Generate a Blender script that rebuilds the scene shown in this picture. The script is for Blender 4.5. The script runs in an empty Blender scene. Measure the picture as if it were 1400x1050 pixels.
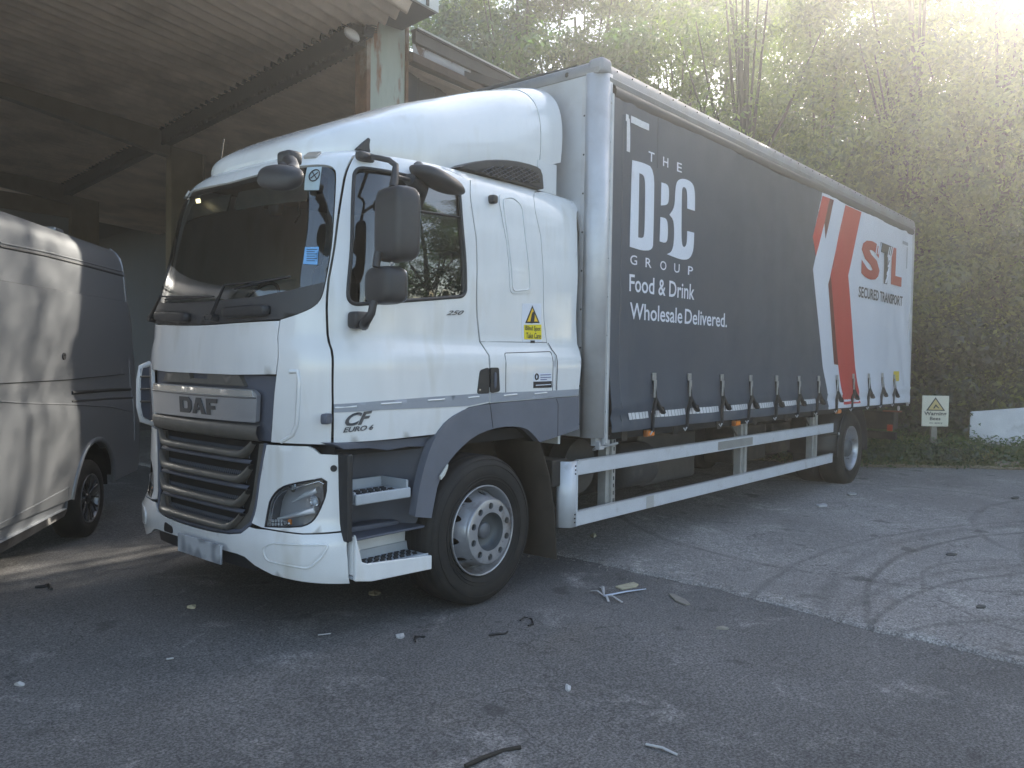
import bpy, bmesh, math, random
import numpy as np
from mathutils import Vector, Matrix, noise
from mathutils.geometry import delaunay_2d_cdt
random.seed(7); np.random.seed(7)
SC=bpy.context.scene; COL=SC.collection
R=math.radians
import math, numpy as np
# ---- calibrated view (pixel units of the 1400x1050 photograph) ----
CF,CYAW,CPIT,CROL=1111.1382,0.7045,-0.0310,0.0153
CPOS=np.array([-4.0174,-3.5701,1.6547])
def _cam():
    fw=np.array([math.cos(CYAW)*math.cos(CPIT),math.sin(CYAW)*math.cos(CPIT),math.sin(CPIT)])
    r=np.cross(fw,[0,0,1]);r/=np.linalg.norm(r);u=np.cross(r,fw)
    return fw,r*math.cos(CROL)+u*math.sin(CROL),-r*math.sin(CROL)+u*math.cos(CROL)
FW,RT,UPV=_cam()
def ray(px,py): return FW*CF+RT*(px-700)-UPV*(py-525)
def U(px,py,axis,val):
    d=ray(px,py);return CPOS+d*((val-CPOS[axis])/d[axis])
def P(v):
    d=np.asarray(v,float)-CPOS;z=d@FW
    return np.array([700+CF*(d@RT)/z,525-CF*(d@UPV)/z])
def DP(px,py,depth):
    return CPOS+ray(px,py)*(depth/CF)
def prof(tab):
    X=np.array([a for a,b in tab],float);Y=np.array([b for a,b in tab],float)
    d=np.diff(Y)/np.diff(X);m=np.zeros(len(X));m[0]=d[0];m[-1]=d[-1]
    for i in range(1,len(X)-1):
        m[i]=0 if d[i-1]*d[i]<=0 else 2*d[i-1]*d[i]/(d[i-1]+d[i])
    def f(x):
        if x<=X[0]: return Y[0]+m[0]*(x-X[0])
        if x>=X[-1]: return Y[-1]+m[-1]*(x-X[-1])
        i=int(np.searchsorted(X,x))-1;i=max(0,i);h=X[i+1]-X[i];t=(x-X[i])/h
        return float((2*t**3-3*t*t+1)*Y[i]+(t**3-2*t*t+t)*h*m[i]+(-2*t**3+3*t*t)*Y[i+1]+(t**3-t*t)*h*m[i+1])
    return f
# superellipse quarter, arc-length table for H=1.15,D=.7
_th=np.linspace(0,math.pi/2,1500)
class Plan:
    def __init__(s,n,D,H):
        s.D=D
        sg=np.sin(_th)**(2/n);xi=1-np.cos(_th)**(2/n)
        L=np.concatenate([[0],np.cumsum(np.hypot(np.diff(sg)*H,np.diff(xi)*D))])
        s.S1=L[-1];s.L=L;s.sg=sg;s.xi=xi
    def at(s,a):
        sn=-1 if a<0 else 1;a=abs(a)
        if a>=s.S1: return sn*1.0,s.D+(a-s.S1)
        return sn*float(np.interp(a,s.L,s.sg)),s.D*float(np.interp(a,s.L,s.xi))
CABP=Plan(3,.7,1.15)
cab_x0=prof([(1.05,-1.385),(1.2,-1.40),(1.5,-1.415),(1.9,-1.40),(2.3,-1.315),(2.70,-1.225),(2.80,-1.175),(2.87,-1.11),(2.92,-.98),(2.95,-.80)])
cab_H=prof([(1.0,1.125),(1.3,1.145),(1.62,1.145),(1.70,1.125),(1.76,1.095),(2.2,1.09),(2.6,1.07),(2.76,1.05),(2.86,1.02),(2.92,.96),(2.95,.86)])
CYC=1.235
def cabF(s,z):
    g,x=CABP.at(s)
    return np.array([cab_x0(z)+x,CYC-cab_H(z)*g,z])
LOWP=Plan(3.2,.62,1.2)
low_x0=prof([(.30,-1.36),(.38,-1.42),(.55,-1.44),(.64,-1.42),(.7,-1.40),(1.15,-1.385)])
low_H=prof([(.30,1.13),(.40,1.16),(.6,1.165),(.66,1.15),(1.15,1.13)])
def lowF(s,z):
    g,x=LOWP.at(s)
    return np.array([low_x0(z)+x,CYC-low_H(z)*g,z])
def inv(F,px,py,s0=None,z0=None,plan=CABP,x0=cab_x0):
    """point (s,z) of surface F seen at pixel"""
    tgt=np.array([px,py],float);best=None
    g=[]
    if s0 is not None: g.append((s0,z0))
    a=U(px,py,1,.12);g.append((plan.S1+a[0]-x0(min(max(a[2],.4),2.8))-plan.D,a[2]))
    a=U(px,py,0,-1.3);g.append((1.275-a[1],a[2]))
    a=U(px,py,0,-1.2);g.append((1.0,a[2]))
    for s,z in g:
        for _ in range(40):
            q=P(F(s,z));e=q-tgt
            if np.abs(e).max()<.01: break
            J=np.array([(P(F(s+1e-4,z))-q)/1e-4,(P(F(s,z+1e-4))-q)/1e-4]).T
            try: d=np.linalg.solve(J,-e)
            except Exception: break
            m=max(abs(d[0])/.2,abs(d[1])/.2,1);s+=d[0]/m;z+=d[1]/m
        e=np.abs(P(F(s,z))-tgt).max()
        dist=np.linalg.norm(F(s,z)-CPOS)
        if e<.5 and (best is None or dist<best[0]): best=(dist,s,z)
    return None if best is None else (best[1],best[2])
def cabI(px,py): return inv(cabF,px,py)
def lowI(px,py): return inv(lowF,px,py,plan=LOWP,x0=low_x0)

# ------------------------------------------------------------ camera, world, sun
cd=bpy.data.cameras.new('camera'); cam=bpy.data.objects.new('camera',cd); COL.objects.link(cam)
M=Matrix.Identity(4)
for i,v in enumerate((RT,UPV,-FW)):
    for k in range(3): M[k][i]=float(v[k])
for k in range(3): M[k][3]=float(CPOS[k])
cam.matrix_world=M
cd.sensor_fit='HORIZONTAL'; cd.sensor_width=36.0; cd.lens=36.0*CF/1400.0
cd.clip_start=.05; cd.clip_end=600
SC.camera=cam
SUN_EL,SUN_AZ=R(29.0),R(5.0)       # azimuth from +X towards +Y
w=bpy.data.worlds.new('World'); SC.world=w; w.use_nodes=True
nt=w.node_tree; bg=nt.nodes['Background']; sk=nt.nodes.new('ShaderNodeTexSky')
sk.sky_type='NISHITA'; sk.sun_disc=False; sk.sun_elevation=SUN_EL; sk.sun_rotation=math.pi/2-SUN_AZ
sk.air_density=1.0; sk.dust_density=1.2; sk.ozone_density=1.0
tn=nt.nodes.new('ShaderNodeMix'); tn.data_type='RGBA'; tn.blend_type='MULTIPLY'; tn.inputs[0].default_value=1; tn.inputs[7].default_value=(1.06,1.0,.92,1)   # warm tint multiplied into the sky colour to cut its blue
nt.links.new(sk.outputs[0],tn.inputs[6]); nt.links.new(tn.outputs[2],bg.inputs[0]); bg.inputs[1].default_value=0.15
sl=bpy.data.lights.new('sun','SUN'); sl.energy=5.0; sl.angle=R(.6); sl.color=(1.0,.92,.79)
so=bpy.data.objects.new('sun',sl); COL.objects.link(so)
SV=Vector((math.cos(SUN_EL)*math.cos(SUN_AZ),math.cos(SUN_EL)*math.sin(SUN_AZ),math.sin(SUN_EL)))
so.rotation_euler=SV.to_track_quat('Z','Y').to_euler(); so.location=(10,0,20)
vs=SC.view_settings; vs.view_transform='Standard'; vs.look='None'; vs.gamma=1; vs.exposure=1.65; vs.use_curve_mapping=False
SC.cycles.max_bounces=8; SC.cycles.transparent_max_bounces=12; SC.cycles.volume_bounces=0
SC.cycles.use_denoising=True
SC.cycles.sample_clamp_indirect=6

# ------------------------------------------------------------ materials
MATS={}
def mat(name,col,rough=.5,metal=0,coat=0,var=0,vscale=6,bump=0,bscale=40,col2=None,cscale=3,cw=(.45,.6),spec=.5,detail=6,trans=0,emit=0,alpha=1,ior=1.45,rvar=0,stretch=None):
    """var: value jitter, col2: second colour patches, bump: fine relief"""
    if name in MATS: return MATS[name]
    m=bpy.data.materials.new(name); m.use_nodes=True; n=m.node_tree.nodes; l=m.node_tree.links
    b=n['Principled BSDF']
    b.inputs['Base Color'].default_value=(*col,1); b.inputs['Roughness'].default_value=rough
    b.inputs['Metallic'].default_value=metal; b.inputs['Coat Weight'].default_value=coat; b.inputs['Coat Roughness'].default_value=.06
    b.inputs['Specular IOR Level'].default_value=spec; b.inputs['Transmission Weight'].default_value=trans; b.inputs['IOR'].default_value=ior
    b.inputs['Alpha'].default_value=alpha
    if emit: b.inputs['Emission Color'].default_value=(*col,1); b.inputs['Emission Strength'].default_value=emit
    tc=n.new('ShaderNodeTexCoord'); src=tc.outputs['Object']
    if stretch:
        mp=n.new('ShaderNodeMapping'); mp.inputs['Scale'].default_value=stretch; l.new(src,mp.inputs[0]); src=mp.outputs[0]
    def nz(scale,det=detail,rg=.6):
        t=n.new('ShaderNodeTexNoise'); t.inputs['Scale'].default_value=scale; t.inputs['Detail'].default_value=det; t.inputs['Roughness'].default_value=rg
        l.new(src,t.inputs['Vector']); return t.outputs['Fac']
    c=None
    if col2:
        rp=n.new('ShaderNodeValToRGB'); rp.color_ramp.elements[0].position=cw[0]; rp.color_ramp.elements[1].position=cw[1]
        rp.color_ramp.elements[0].color=(*col,1); rp.color_ramp.elements[1].color=(*col2,1)
        l.new(nz(cscale),rp.inputs[0]); c=rp.outputs[0]
    if var:
        mx=n.new('ShaderNodeMix'); mx.data_type='RGBA'; mx.blend_type='MULTIPLY'; mx.inputs[0].default_value=1
        mr=n.new('ShaderNodeMapRange'); mr.inputs[1].default_value=.25; mr.inputs[2].default_value=.75; mr.inputs[3].default_value=1-var; mr.inputs[4].default_value=1+var
        l.new(nz(vscale),mr.inputs[0])
        if c is not None: l.new(c,mx.inputs[6])
        else: mx.inputs[6].default_value=(*col,1)
        l.new(mr.outputs[0],mx.inputs[7]); c=mx.outputs[2]
    if c is not None: l.new(c,b.inputs['Base Color'])
    if rvar:
        mr=n.new('ShaderNodeMapRange'); mr.inputs[3].default_value=max(rough-rvar,.02); mr.inputs[4].default_value=min(rough+rvar,1); mr.inputs[1].default_value=.3; mr.inputs[2].default_value=.7
        l.new(nz(vscale*1.7),mr.inputs[0]); l.new(mr.outputs[0],b.inputs['Roughness'])
    if bump:
        bp=n.new('ShaderNodeBump'); bp.inputs['Strength'].default_value=1; bp.inputs['Distance'].default_value=bump
        l.new(nz(bscale),bp.inputs['Height']); l.new(bp.outputs[0],b.inputs['Normal'])
    MATS[name]=m; return m
def leafmat(name,c1,c2,tr):
    m=bpy.data.materials.new(name); m.use_nodes=True; n=m.node_tree.nodes; l=m.node_tree.links
    n.remove(n['Principled BSDF']); out=n['Material Output']
    d=n.new('ShaderNodeBsdfDiffuse'); t=n.new('ShaderNodeBsdfTranslucent'); g=n.new('ShaderNodeBsdfGlossy'); g.inputs['Roughness'].default_value=.35
    g.inputs['Color'].default_value=(.9,.95,1,1)
    ge=n.new('ShaderNodeNewGeometry'); rp=n.new('ShaderNodeValToRGB'); rp.color_ramp.elements[0].color=(*c1,1); rp.color_ramp.elements[1].color=(*c2,1)
    tc=n.new('ShaderNodeTexCoord'); nz=n.new('ShaderNodeTexNoise'); nz.inputs['Scale'].default_value=.75; nz.inputs['Detail'].default_value=3; l.new(tc.outputs['Object'],nz.inputs['Vector']); mr=n.new('ShaderNodeMapRange'); mr.inputs[1].default_value=.35; mr.inputs[2].default_value=.65; mr.inputs[3].default_value=-.35; mr.inputs[4].default_value=.55; l.new(nz.outputs['Fac'],mr.inputs[0]); ad=n.new('ShaderNodeMath'); ad.operation='MULTIPLY_ADD'; ad.inputs[1].default_value=.6; l.new(ge.outputs['Random Per Island'],ad.inputs[0]); l.new(mr.outputs[0],ad.inputs[2]); l.new(ad.outputs[0],rp.inputs[0]); l.new(rp.outputs[0],d.inputs[0])
    mx=n.new('ShaderNodeMix'); mx.data_type='RGBA'; mx.blend_type='MULTIPLY'; mx.inputs[0].default_value=1; mx.inputs[7].default_value=(*tr,1)
    l.new(rp.outputs[0],mx.inputs[6]); l.new(mx.outputs[2],t.inputs[0])
    a=n.new('ShaderNodeMixShader'); a.inputs[0].default_value=.5; l.new(d.outputs[0],a.inputs[1]); l.new(t.outputs[0],a.inputs[2])
    b=n.new('ShaderNodeMixShader'); b.inputs[0].default_value=.06; l.new(a.outputs[0],b.inputs[1]); l.new(g.outputs[0],b.inputs[2])
    l.new(b.outputs[0],out.inputs[0]); return m

WHITE=mat('white_paint',(.70,.71,.72),.22,coat=.6,var=.05,vscale=4,stretch=(1.6,1.6,.4),col2=(.57,.56,.53),cscale=4,cw=(.55,.80),rvar=.05,bump=.0004,bscale=2.5,detail=2)
WHITE2=mat('white_dull_paint',(.66,.67,.68),.35,var=.05,vscale=4,rvar=.08)
BLACKP=mat('black_plastic',(.022,.023,.026),.42,var=.15,vscale=20,bump=.0006,bscale=300)
MIRP=mat('mirror_plastic',(.035,.034,.037),.45,var=.12,vscale=8,bump=.0005,bscale=300)
GREYP=mat('grey_plastic',(.125,.135,.165),.5,var=.10,vscale=6,bump=.0005,bscale=250,rvar=.08)
GREYD=mat('dark_grey_plastic',(.085,.095,.125),.55,var=.12,vscale=7)
GRILLE=mat('grille_grey_plastic',(.105,.098,.088),.42,var=.12,vscale=9,rvar=.1)
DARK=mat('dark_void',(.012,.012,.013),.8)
CHASS=mat('dirty_black_chassis',(.02,.018,.016),.7,var=.3,vscale=5,col2=(.05,.042,.033),cscale=4)
CHROME=mat('chrome',(.85,.87,.9),.12,metal=1)
PLATEM=mat('brushed_silver',(.50,.51,.54),.33,metal=.75,var=.05,vscale=30,stretch=(1,1,20))
RIMM=mat('silver_rim_paint',(.40,.41,.44),.36,metal=.65,var=.15,vscale=9,col2=(.20,.18,.16),cscale=7,cw=(.52,.72),rvar=.1)
TYRE=mat('tyre_rubber',(.014,.0135,.0135),.72,var=.25,vscale=9,bump=.0008,bscale=120,col2=(.028,.025,.022),cscale=5,cw=(.5,.75))
ALU=mat('aluminium',(.50,.51,.53),.5,metal=.45,var=.10,vscale=5,rvar=.12,col2=(.45,.45,.46),cscale=3,cw=(.5,.7))
ALUP=mat('painted_aluminium_rail',(.56,.58,.62),.42,metal=.15,var=.08,vscale=4,rvar=.1,col2=(.42,.42,.43),cscale=5,cw=(.58,.72))
BULK=mat('bulkhead_panel',(.50,.52,.55),.4,metal=.2,var=.07,vscale=2.5,col2=(.40,.40,.41),cscale=1.7,cw=(.5,.7))
CURT=mat('dark_grey_curtain',(.052,.066,.090),.42,var=.07,vscale=1.6,rvar=.07,bump=.0012,bscale=30,detail=3)
CURW=mat('white_curtain',(.60,.62,.68),.42,var=.05,vscale=1.7,rvar=.06,bump=.0012,bscale=20,detail=3)
VAL=mat('valance_vinyl',(.045,.047,.054),.5,var=.1,vscale=3)
RED=mat('red_vinyl',(.48,.045,.04),.42,var=.06,vscale=3)
DRED=mat('dark_red_vinyl',(.13,.025,.022),.45,var=.06,vscale=3)
LOGO=mat('white_vinyl',(.66,.69,.76),.45,var=.05,vscale=4)
LOGOD=mat('charcoal_vinyl',(.05,.05,.055),.45)
LOGOR=mat('logo_red_vinyl',(.36,.05,.04),.45)
REFL=mat('reflective_tape',(.62,.63,.66),.35,metal=.2,var=.12,vscale=25)
ORANGE=mat('orange_lens',(.85,.25,.03),.2,coat=.5)
YEL=mat('yellow_sticker',(.75,.62,.02),.5)
YELO=mat('amber_sticker',(.80,.50,.02),.5)
BLK=mat('black_print',(.015,.015,.02),.5)
BLUE=mat('blue_paper',(.18,.42,.75),.6)
PAPERB=mat('pale_sticker',(.45,.55,.58),.5)
REDM=mat('red_reflector',(.45,.05,.02),.3)
SKIRT=mat('grey_step_plastic',(.38,.41,.45),.5,var=.1,vscale=7)
STRIPE=mat('silver_grey_stripe',(.28,.30,.34),.42,var=.05,vscale=8)
def glassmat(name,tint,refl=.06,rough=.01):
    m=bpy.data.materials.new(name); m.use_nodes=True; n=m.node_tree.nodes; l=m.node_tree.links
    n.remove(n['Principled BSDF']); out=n['Material Output']
    t=n.new('ShaderNodeBsdfTransparent'); t.inputs[0].default_value=(*tint,1)
    g=n.new('ShaderNodeBsdfGlossy'); g.inputs['Roughness'].default_value=rough
    f=n.new('ShaderNodeFresnel'); f.inputs[0].default_value=1.5
    mu=n.new('ShaderNodeMath'); mu.operation='MULTIPLY_ADD'; mu.inputs[1].default_value=1.3; mu.inputs[2].default_value=refl; mu.use_clamp=True
    l.new(f.outputs[0],mu.inputs[0]); s=n.new('ShaderNodeMixShader'); l.new(mu.outputs[0],s.inputs[0]); l.new(t.outputs[0],s.inputs[1]); l.new(g.outputs[0],s.inputs[2])
    l.new(s.outputs[0],out.inputs[0]); return m
GLASS=glassmat('windscreen_glass',(.70,.74,.72),.07)
SGLASS=glassmat('side_window_glass',(.42,.45,.45),.10)
LENS=glassmat('headlamp_lens',(.9,.92,.95),.02)

# ------------------------------------------------------------ builders
ORG={}
def meta(o,label=None,cat=None,group=None,kind=None):
    if label: o['label']=label
    if cat: o['category']=cat
    if group: o['group']=group
    if kind: o['kind']=kind
    return o
def root(name,loc,label,cat,group=None,rotz=0):
    o=bpy.data.objects.new(name,None); COL.objects.link(o); o.location=loc; o.rotation_euler=(0,0,rotz); o.empty_display_size=.2
    ORG[o.name]=Vector(loc); return meta(o,label,cat,group)
class MB:
    def __init__(s): s.v=[]; s.f=[]; s.sm=[]
    def add(s,V,F,sm=False):
        k=len(s.v); s.v+= [tuple(map(float,a)) for a in V]; s.f+=[tuple(i+k for i in f) for f in F]; s.sm+=[sm]*len(F); return s
    def box(s,x0,x1,y0,y1,z0,z1):
        V=[(x,y,z) for x in(x0,x1) for y in(y0,y1) for z in(z0,z1)]
        return s.add(V,[(0,1,3,2),(4,6,7,5),(0,4,5,1),(2,3,7,6),(0,2,6,4),(1,5,7,3)])
    def obox(s,c,ax,ay,az):
        c,ax,ay,az=[np.array(q,float) for q in(c,ax,ay,az)]
        V=[c+i*ax+j*ay+k*az for i in(-1,1) for j in(-1,1) for k in(-1,1)]
        F=[(0,1,3,2),(4,6,7,5),(0,4,5,1),(2,3,7,6),(0,2,6,4),(1,5,7,3)]
        if np.dot(np.cross(ax,ay),az)<0: F=[f[::-1] for f in F]
        return s.add(V,F)
    def tube(s,pts,r,n=10,cap=True,flat=None):
        pts=[Vector(p) for p in pts]; rr=r if hasattr(r,'__len__') else [r]*len(pts)
        V=[];F=[];prev=None
        for i,p in enumerate(pts):
            t=(pts[min(i+1,len(pts)-1)]-pts[max(i-1,0)]).normalized()
            if prev is None:
                a=Vector((0,0,1)) if abs(t.z)<.9 else Vector((1,0,0)); prev=t.cross(a).normalized()
            prev=(prev-t*prev.dot(t)).normalized(); b=t.cross(prev)
            for k in range(n):
                an=2*math.pi*k/n; V.append(p+prev*math.cos(an)*rr[i]+b*math.sin(an)*rr[i]*(flat or 1))
        for i in range(len(pts)-1):
            for k in range(n):
                a=i*n+k;b=i*n+(k+1)%n; F.append((a,b,b+n,a+n))
        s.add(V,F,True)
        if cap:
            m=len(pts); s.add(V[:n],[tuple(range(n))[::-1]]); s.add(V[-n:],[tuple(range(n))])
        return s
    def cyl(s,a,b,r,n=20,r2=None): return s.tube([a,b],[r,r if r2 is None else r2],n)
    def lathe(s,prf,c=(0,0,0),axis='y',n=48,sm=True):
        """prf: (radius, offset along axis)"""
        V=[];F=[];m=len(prf)
        for k in range(n):
            a=2*math.pi*k/n
            for r,h in prf:
                q={'y':(r*math.cos(a),h,r*math.sin(a)),'z':(r*math.cos(a),r*math.sin(a),h),'x':(h,r*math.cos(a),r*math.sin(a))}[axis]
                V.append((q[0]+c[0],q[1]+c[1],q[2]+c[2]))
        for k in range(n):
            for i in range(m-1):
                a=k*m+i;b=((k+1)%n)*m+i; F.append((a,b,b+1,a+1))
        return s.add(V,F,sm)
    def blob(s,c,ax,ay,az,n=4,u=20,v=14):
        c,ax,ay,az=[np.array(q,float) for q in(c,ax,ay,az)]; V=[];F=[]
        e=lambda t:math.copysign(abs(t)**(2/n),t)
        for j in range(v+1):
            ph=-math.pi/2+math.pi*j/v
            for i in range(u):
                th=2*math.pi*i/u; x=e(math.cos(ph))*e(math.cos(th));y=e(math.cos(ph))*e(math.sin(th));z=e(math.sin(ph))
                V.append(c+ax*x+ay*y+az*z)
        fl=np.dot(np.cross(ax,ay),az)<0
        for j in range(v):
            for i in range(u):
                f=(j*u+i,j*u+(i+1)%u,(j+1)*u+(i+1)%u,(j+1)*u+i); F.append(f[::-1] if fl else f)
        return s.add(V,F,True)
    def prism(s,poly,axis,a,b):
        """2-D polygon extruded along an axis"""
        def q(p,h): return {'y':(p[0],h,p[1]),'x':(h,p[0],p[1]),'z':(p[0],p[1],h)}[axis]
        n=len(poly); V=[q(p,a) for p in poly]+[q(p,b) for p in poly]
        F=[tuple(range(n)),tuple(range(2*n-1,n-1,-1))]+[(i,i+n,(i+1)%n+n,(i+1)%n) for i in range(n)]
        return s.add(V,F)
    def build(s,name,m,parent=None,at=None,bevel=0,seg=2,smooth=None,recalc=True,kind=None,label=None,org=None):
        me=bpy.data.meshes.new(name)
        if org is None: org=ORG.get(parent.name,Vector((0,0,0))) if parent else Vector((0,0,0))
        if at is not None: sh=Vector((0,0,0)); loc=Vector(at)-org
        else: sh=org; loc=Vector((0,0,0))
        me.from_pydata([(a-sh.x,b-sh.y,c-sh.z) for a,b,c in s.v],[],s.f)
        me.polygons.foreach_set('use_smooth',[bool(x) if smooth is None else smooth for x in s.sm]); 
        if recalc:
            bm=bmesh.new(); bm.from_mesh(me); bmesh.ops.recalc_face_normals(bm,faces=bm.faces); bm.to_mesh(me); bm.free()
        me.materials.append(m); me.update()
        o=bpy.data.objects.new(name,me); COL.objects.link(o)
        if parent: o.parent=parent
        o.location=loc; ORG[o.name]=org if at is None else Vector(at)
        if bevel:
            bv=o.modifiers.new('bevel','BEVEL'); bv.width=bevel; bv.segments=seg; bv.limit_method='ANGLE'; bv.angle_limit=R(40); bv.harden_normals=False
            for p in me.polygons: p.use_smooth=True
            we=o.modifiers.new('wn','WEIGHTED_NORMAL'); we.keep_sharp=True
        if kind: o['kind']=kind
        if label: o['label']=label
        return o
def chaikin(pts,it=2,closed=True,keep=()):
    """smooth a polygon; indices in keep stay sharp"""
    cur=[(p,(i in keep)) for i,p in enumerate(pts)]
    for _ in range(it):
        n=len(cur); out=[]
        for i in range(n):
            (p,k)=cur[i]; pa=cur[i-1][0]; pb=cur[(i+1)%n][0]
            if k or (not closed and i in(0,n-1)): out.append((p,True)); continue
            out.append(((.25*pa[0]+.75*p[0],.25*pa[1]+.75*p[1]),False)); out.append(((.25*pb[0]+.75*p[0],.25*pb[1]+.75*p[1]),False))
        cur=out
    return [p for p,_ in cur]
def rpoly(pts,r,seg=5):
    """polygon with rounded corners; r scalar or list"""
    n=len(pts); out=[]
    for i,p in enumerate(pts):
        rr=r[i] if hasattr(r,'__len__') else r
        p=np.array(p,float);a=np.array(pts[i-1],float)-p;b=np.array(pts[(i+1)%n],float)-p
        la,lb=np.linalg.norm(a),np.linalg.norm(b); d=min(rr,la*.49,lb*.49)
        if d<1e-6: out.append(tuple(p)); continue
        A=p+a/la*d;B=p+b/lb*d
        for k in range(seg+1):
            t=k/seg; out.append(tuple((1-t)**2*A+2*t*(1-t)*p+t*t*B))
    return out
def pip(poly,x,y):
    c=False;n=len(poly);j=n-1
    for i in range(n):
        xi,yi=poly[i];xj,yj=poly[j]
        if (yi>y)!=(yj>y) and x<(xj-xi)*(y-yi)/(yj-yi)+xi: c=not c
        j=i
    return c
def resample(poly,g):
    out=[]
    for i,p in enumerate(poly):
        q=poly[(i+1)%len(poly)]; L=math.hypot(q[0]-p[0],q[1]-p[1]); k=max(1,int(L/g))
        for t in range(k): out.append((p[0]+(q[0]-p[0])*t/k,p[1]+(q[1]-p[1])*t/k))
    return out
def patch_geo(loops,F,g=.06,off=0,thick=.01,flip=False,mb=None):
    loops=[resample(l,g) for l in loops]
    pts=[];edges=[]
    for l in loops:
        k=len(pts); pts+=l; edges+=[(k+i,k+(i+1)%len(l)) for i in range(len(l))]
    xs=[p[0] for p in loops[0]];ys=[p[1] for p in loops[0]]
    nx=int((max(xs)-min(xs))/g)+1; ny=int((max(ys)-min(ys))/g)+1
    segs=np.array([[*pts[a],*pts[b]] for a,b in edges])
    for i in range(nx+1):
        for j in range(ny+1):
            x=min(xs)+g*(i+.25);y=min(ys)+g*(j+.31)
            ins=sum(pip(l,x,y) for l in loops)%2==1
            if not ins: continue
            d=((segs[:,0]-x)**2+(segs[:,1]-y)**2).min()
            if d<(g*.45)**2: continue
            pts.append((x,y))
    V,E,Fc,_,_,_=delaunay_2d_cdt([Vector(p) for p in pts],edges,[],0,1e-7)
    tris=[]
    for f in Fc:
        cx=sum(V[i][0] for i in f)/len(f);cy=sum(V[i][1] for i in f)/len(f)
        if sum(pip(l,cx,cy) for l in loops)%2==1: tris.append(tuple(f))
    P3=[];e=1e-3
    N3=[]
    for v in V:
        p=np.array(F(v[0],v[1]),float); a=np.array(F(v[0]+e,v[1]),float)-p; b=np.array(F(v[0],v[1]+e),float)-p
        nn=np.cross(a,b); L=np.linalg.norm(nn); nn=nn/L if L>0 else nn
        if flip: nn=-nn
        N3.append(nn); P3.append(p+nn*off)
    if mb is None: mb=MB()
    tt=[t[::-1] if flip else t for t in tris]
    mb.add(P3,tt,True)
    if thick:
        cnt={}
        for t in tris:
            for a,b in zip(t,t[1:]+t[:1]): cnt[(a,b)]=1
        B=[(a,b) for (a,b) in cnt if (b,a) not in cnt]
        ids=sorted({i for e_ in B for i in e_}); mp={i:k for k,i in enumerate(ids)}
        W=[P3[i] for i in ids]+[P3[i]-N3[i]*thick for i in ids]; m=len(ids)
        mb.add(W,[((mp[a],mp[b],mp[b]+m,mp[a]+m) if flip else (mp[b],mp[a],mp[a]+m,mp[b]+m)) for a,b in B],False)
    return mb
def patch(name,loops,F,m,parent,g=.06,off=0,thick=.01,flip=False,bevel=0,**k):
    if not isinstance(loops[0][0],(list,tuple)): loops=[loops]
    return patch_geo(loops,F,g,off,thick,flip).build(name,m,parent,recalc=False,bevel=bevel,**k)
def line_on(name,pts,F,m,parent,r=.003,off=.0,closed=False,n=5,mb=None,flip=False):
    """thin bead or seam that follows a surface"""
    pts=list(pts)
    if closed: pts.append(pts[0])
    q=[]
    for a,b in zip(pts,pts[1:]):
        L=math.hypot(a[0]-b[0],a[1]-b[1]);k=max(1,int(L/.05))
        q+=[(a[0]+(b[0]-a[0])*t/k,a[1]+(b[1]-a[1])*t/k) for t in range(k)]
    q.append(pts[-1]); V=[]
    for s_,z_ in q:
        p=np.array(F(s_,z_));a=np.array(F(s_+1e-3,z_))-p;b=np.array(F(s_,z_+1e-3))-p;nn=np.cross(a,b);nn/=np.linalg.norm(nn)
        V.append(p+nn*off*(-1 if flip else 1))
    own=mb is None
    mb=mb or MB(); mb.tube(V,r,n,cap=True)
    return mb.build(name,m,parent,recalc=False) if own else mb
def planeY(y): return lambda a,b:(a,y,b)
_tc=0
def text2d(s,shear=0,bold=0,space=1.0):
    """letters as 2-D triangles normalised to their own bounding box"""
    cu=bpy.data.curves.new('t','FONT'); cu.body=s; cu.shear=shear; cu.offset=bold; cu.space_character=space; cu.resolution_u=3
    o=bpy.data.objects.new('t',cu); COL.objects.link(o); bpy.context.view_layer.update()
    me=bpy.data.meshes.new_from_object(o); V=np.array([v.co[:2] for v in me.vertices]); F=[tuple(p.vertices) for p in me.polygons]
    bpy.data.objects.remove(o); bpy.data.curves.remove(cu); bpy.data.meshes.remove(me)
    a,b=V.min(0),V.max(0); return (V-a)/(b-a),F
def text(name,s,box,F,m,parent,off=.004,shear=0,bold=0,space=1.0,flip=False,mb=None,**k):
    """box: (a0,b0,a1,b1) in surface parameters"""
    V,Fc=text2d(s,shear,bold,space); own=mb is None; mb=mb or MB(); W=[]
    for u,v in V:
        a=box[0]+(box[2]-box[0])*u; b=box[1]+(box[3]-box[1])*v
        p=np.array(F(a,b));A=np.array(F(a+1e-3,b))-p;B=np.array(F(a,b+1e-3))-p;nn=np.cross(A,B);nn/=np.linalg.norm(nn)
        W.append(p+nn*off*(-1 if flip else 1))
    mb.add(W,Fc)
    return mb.build(name,m,parent,recalc=False,**k) if own else mb

# ============================================================ THE LORRY
TRUCK=root('delivery_truck',(0,1.275,0),'white cab curtain-sided delivery lorry with dark grey and white printed side','lorry')
T=TRUCK
def mir(pts): return [(-a,b) for a,b in pts[::-1]]
ci=cabI
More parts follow.
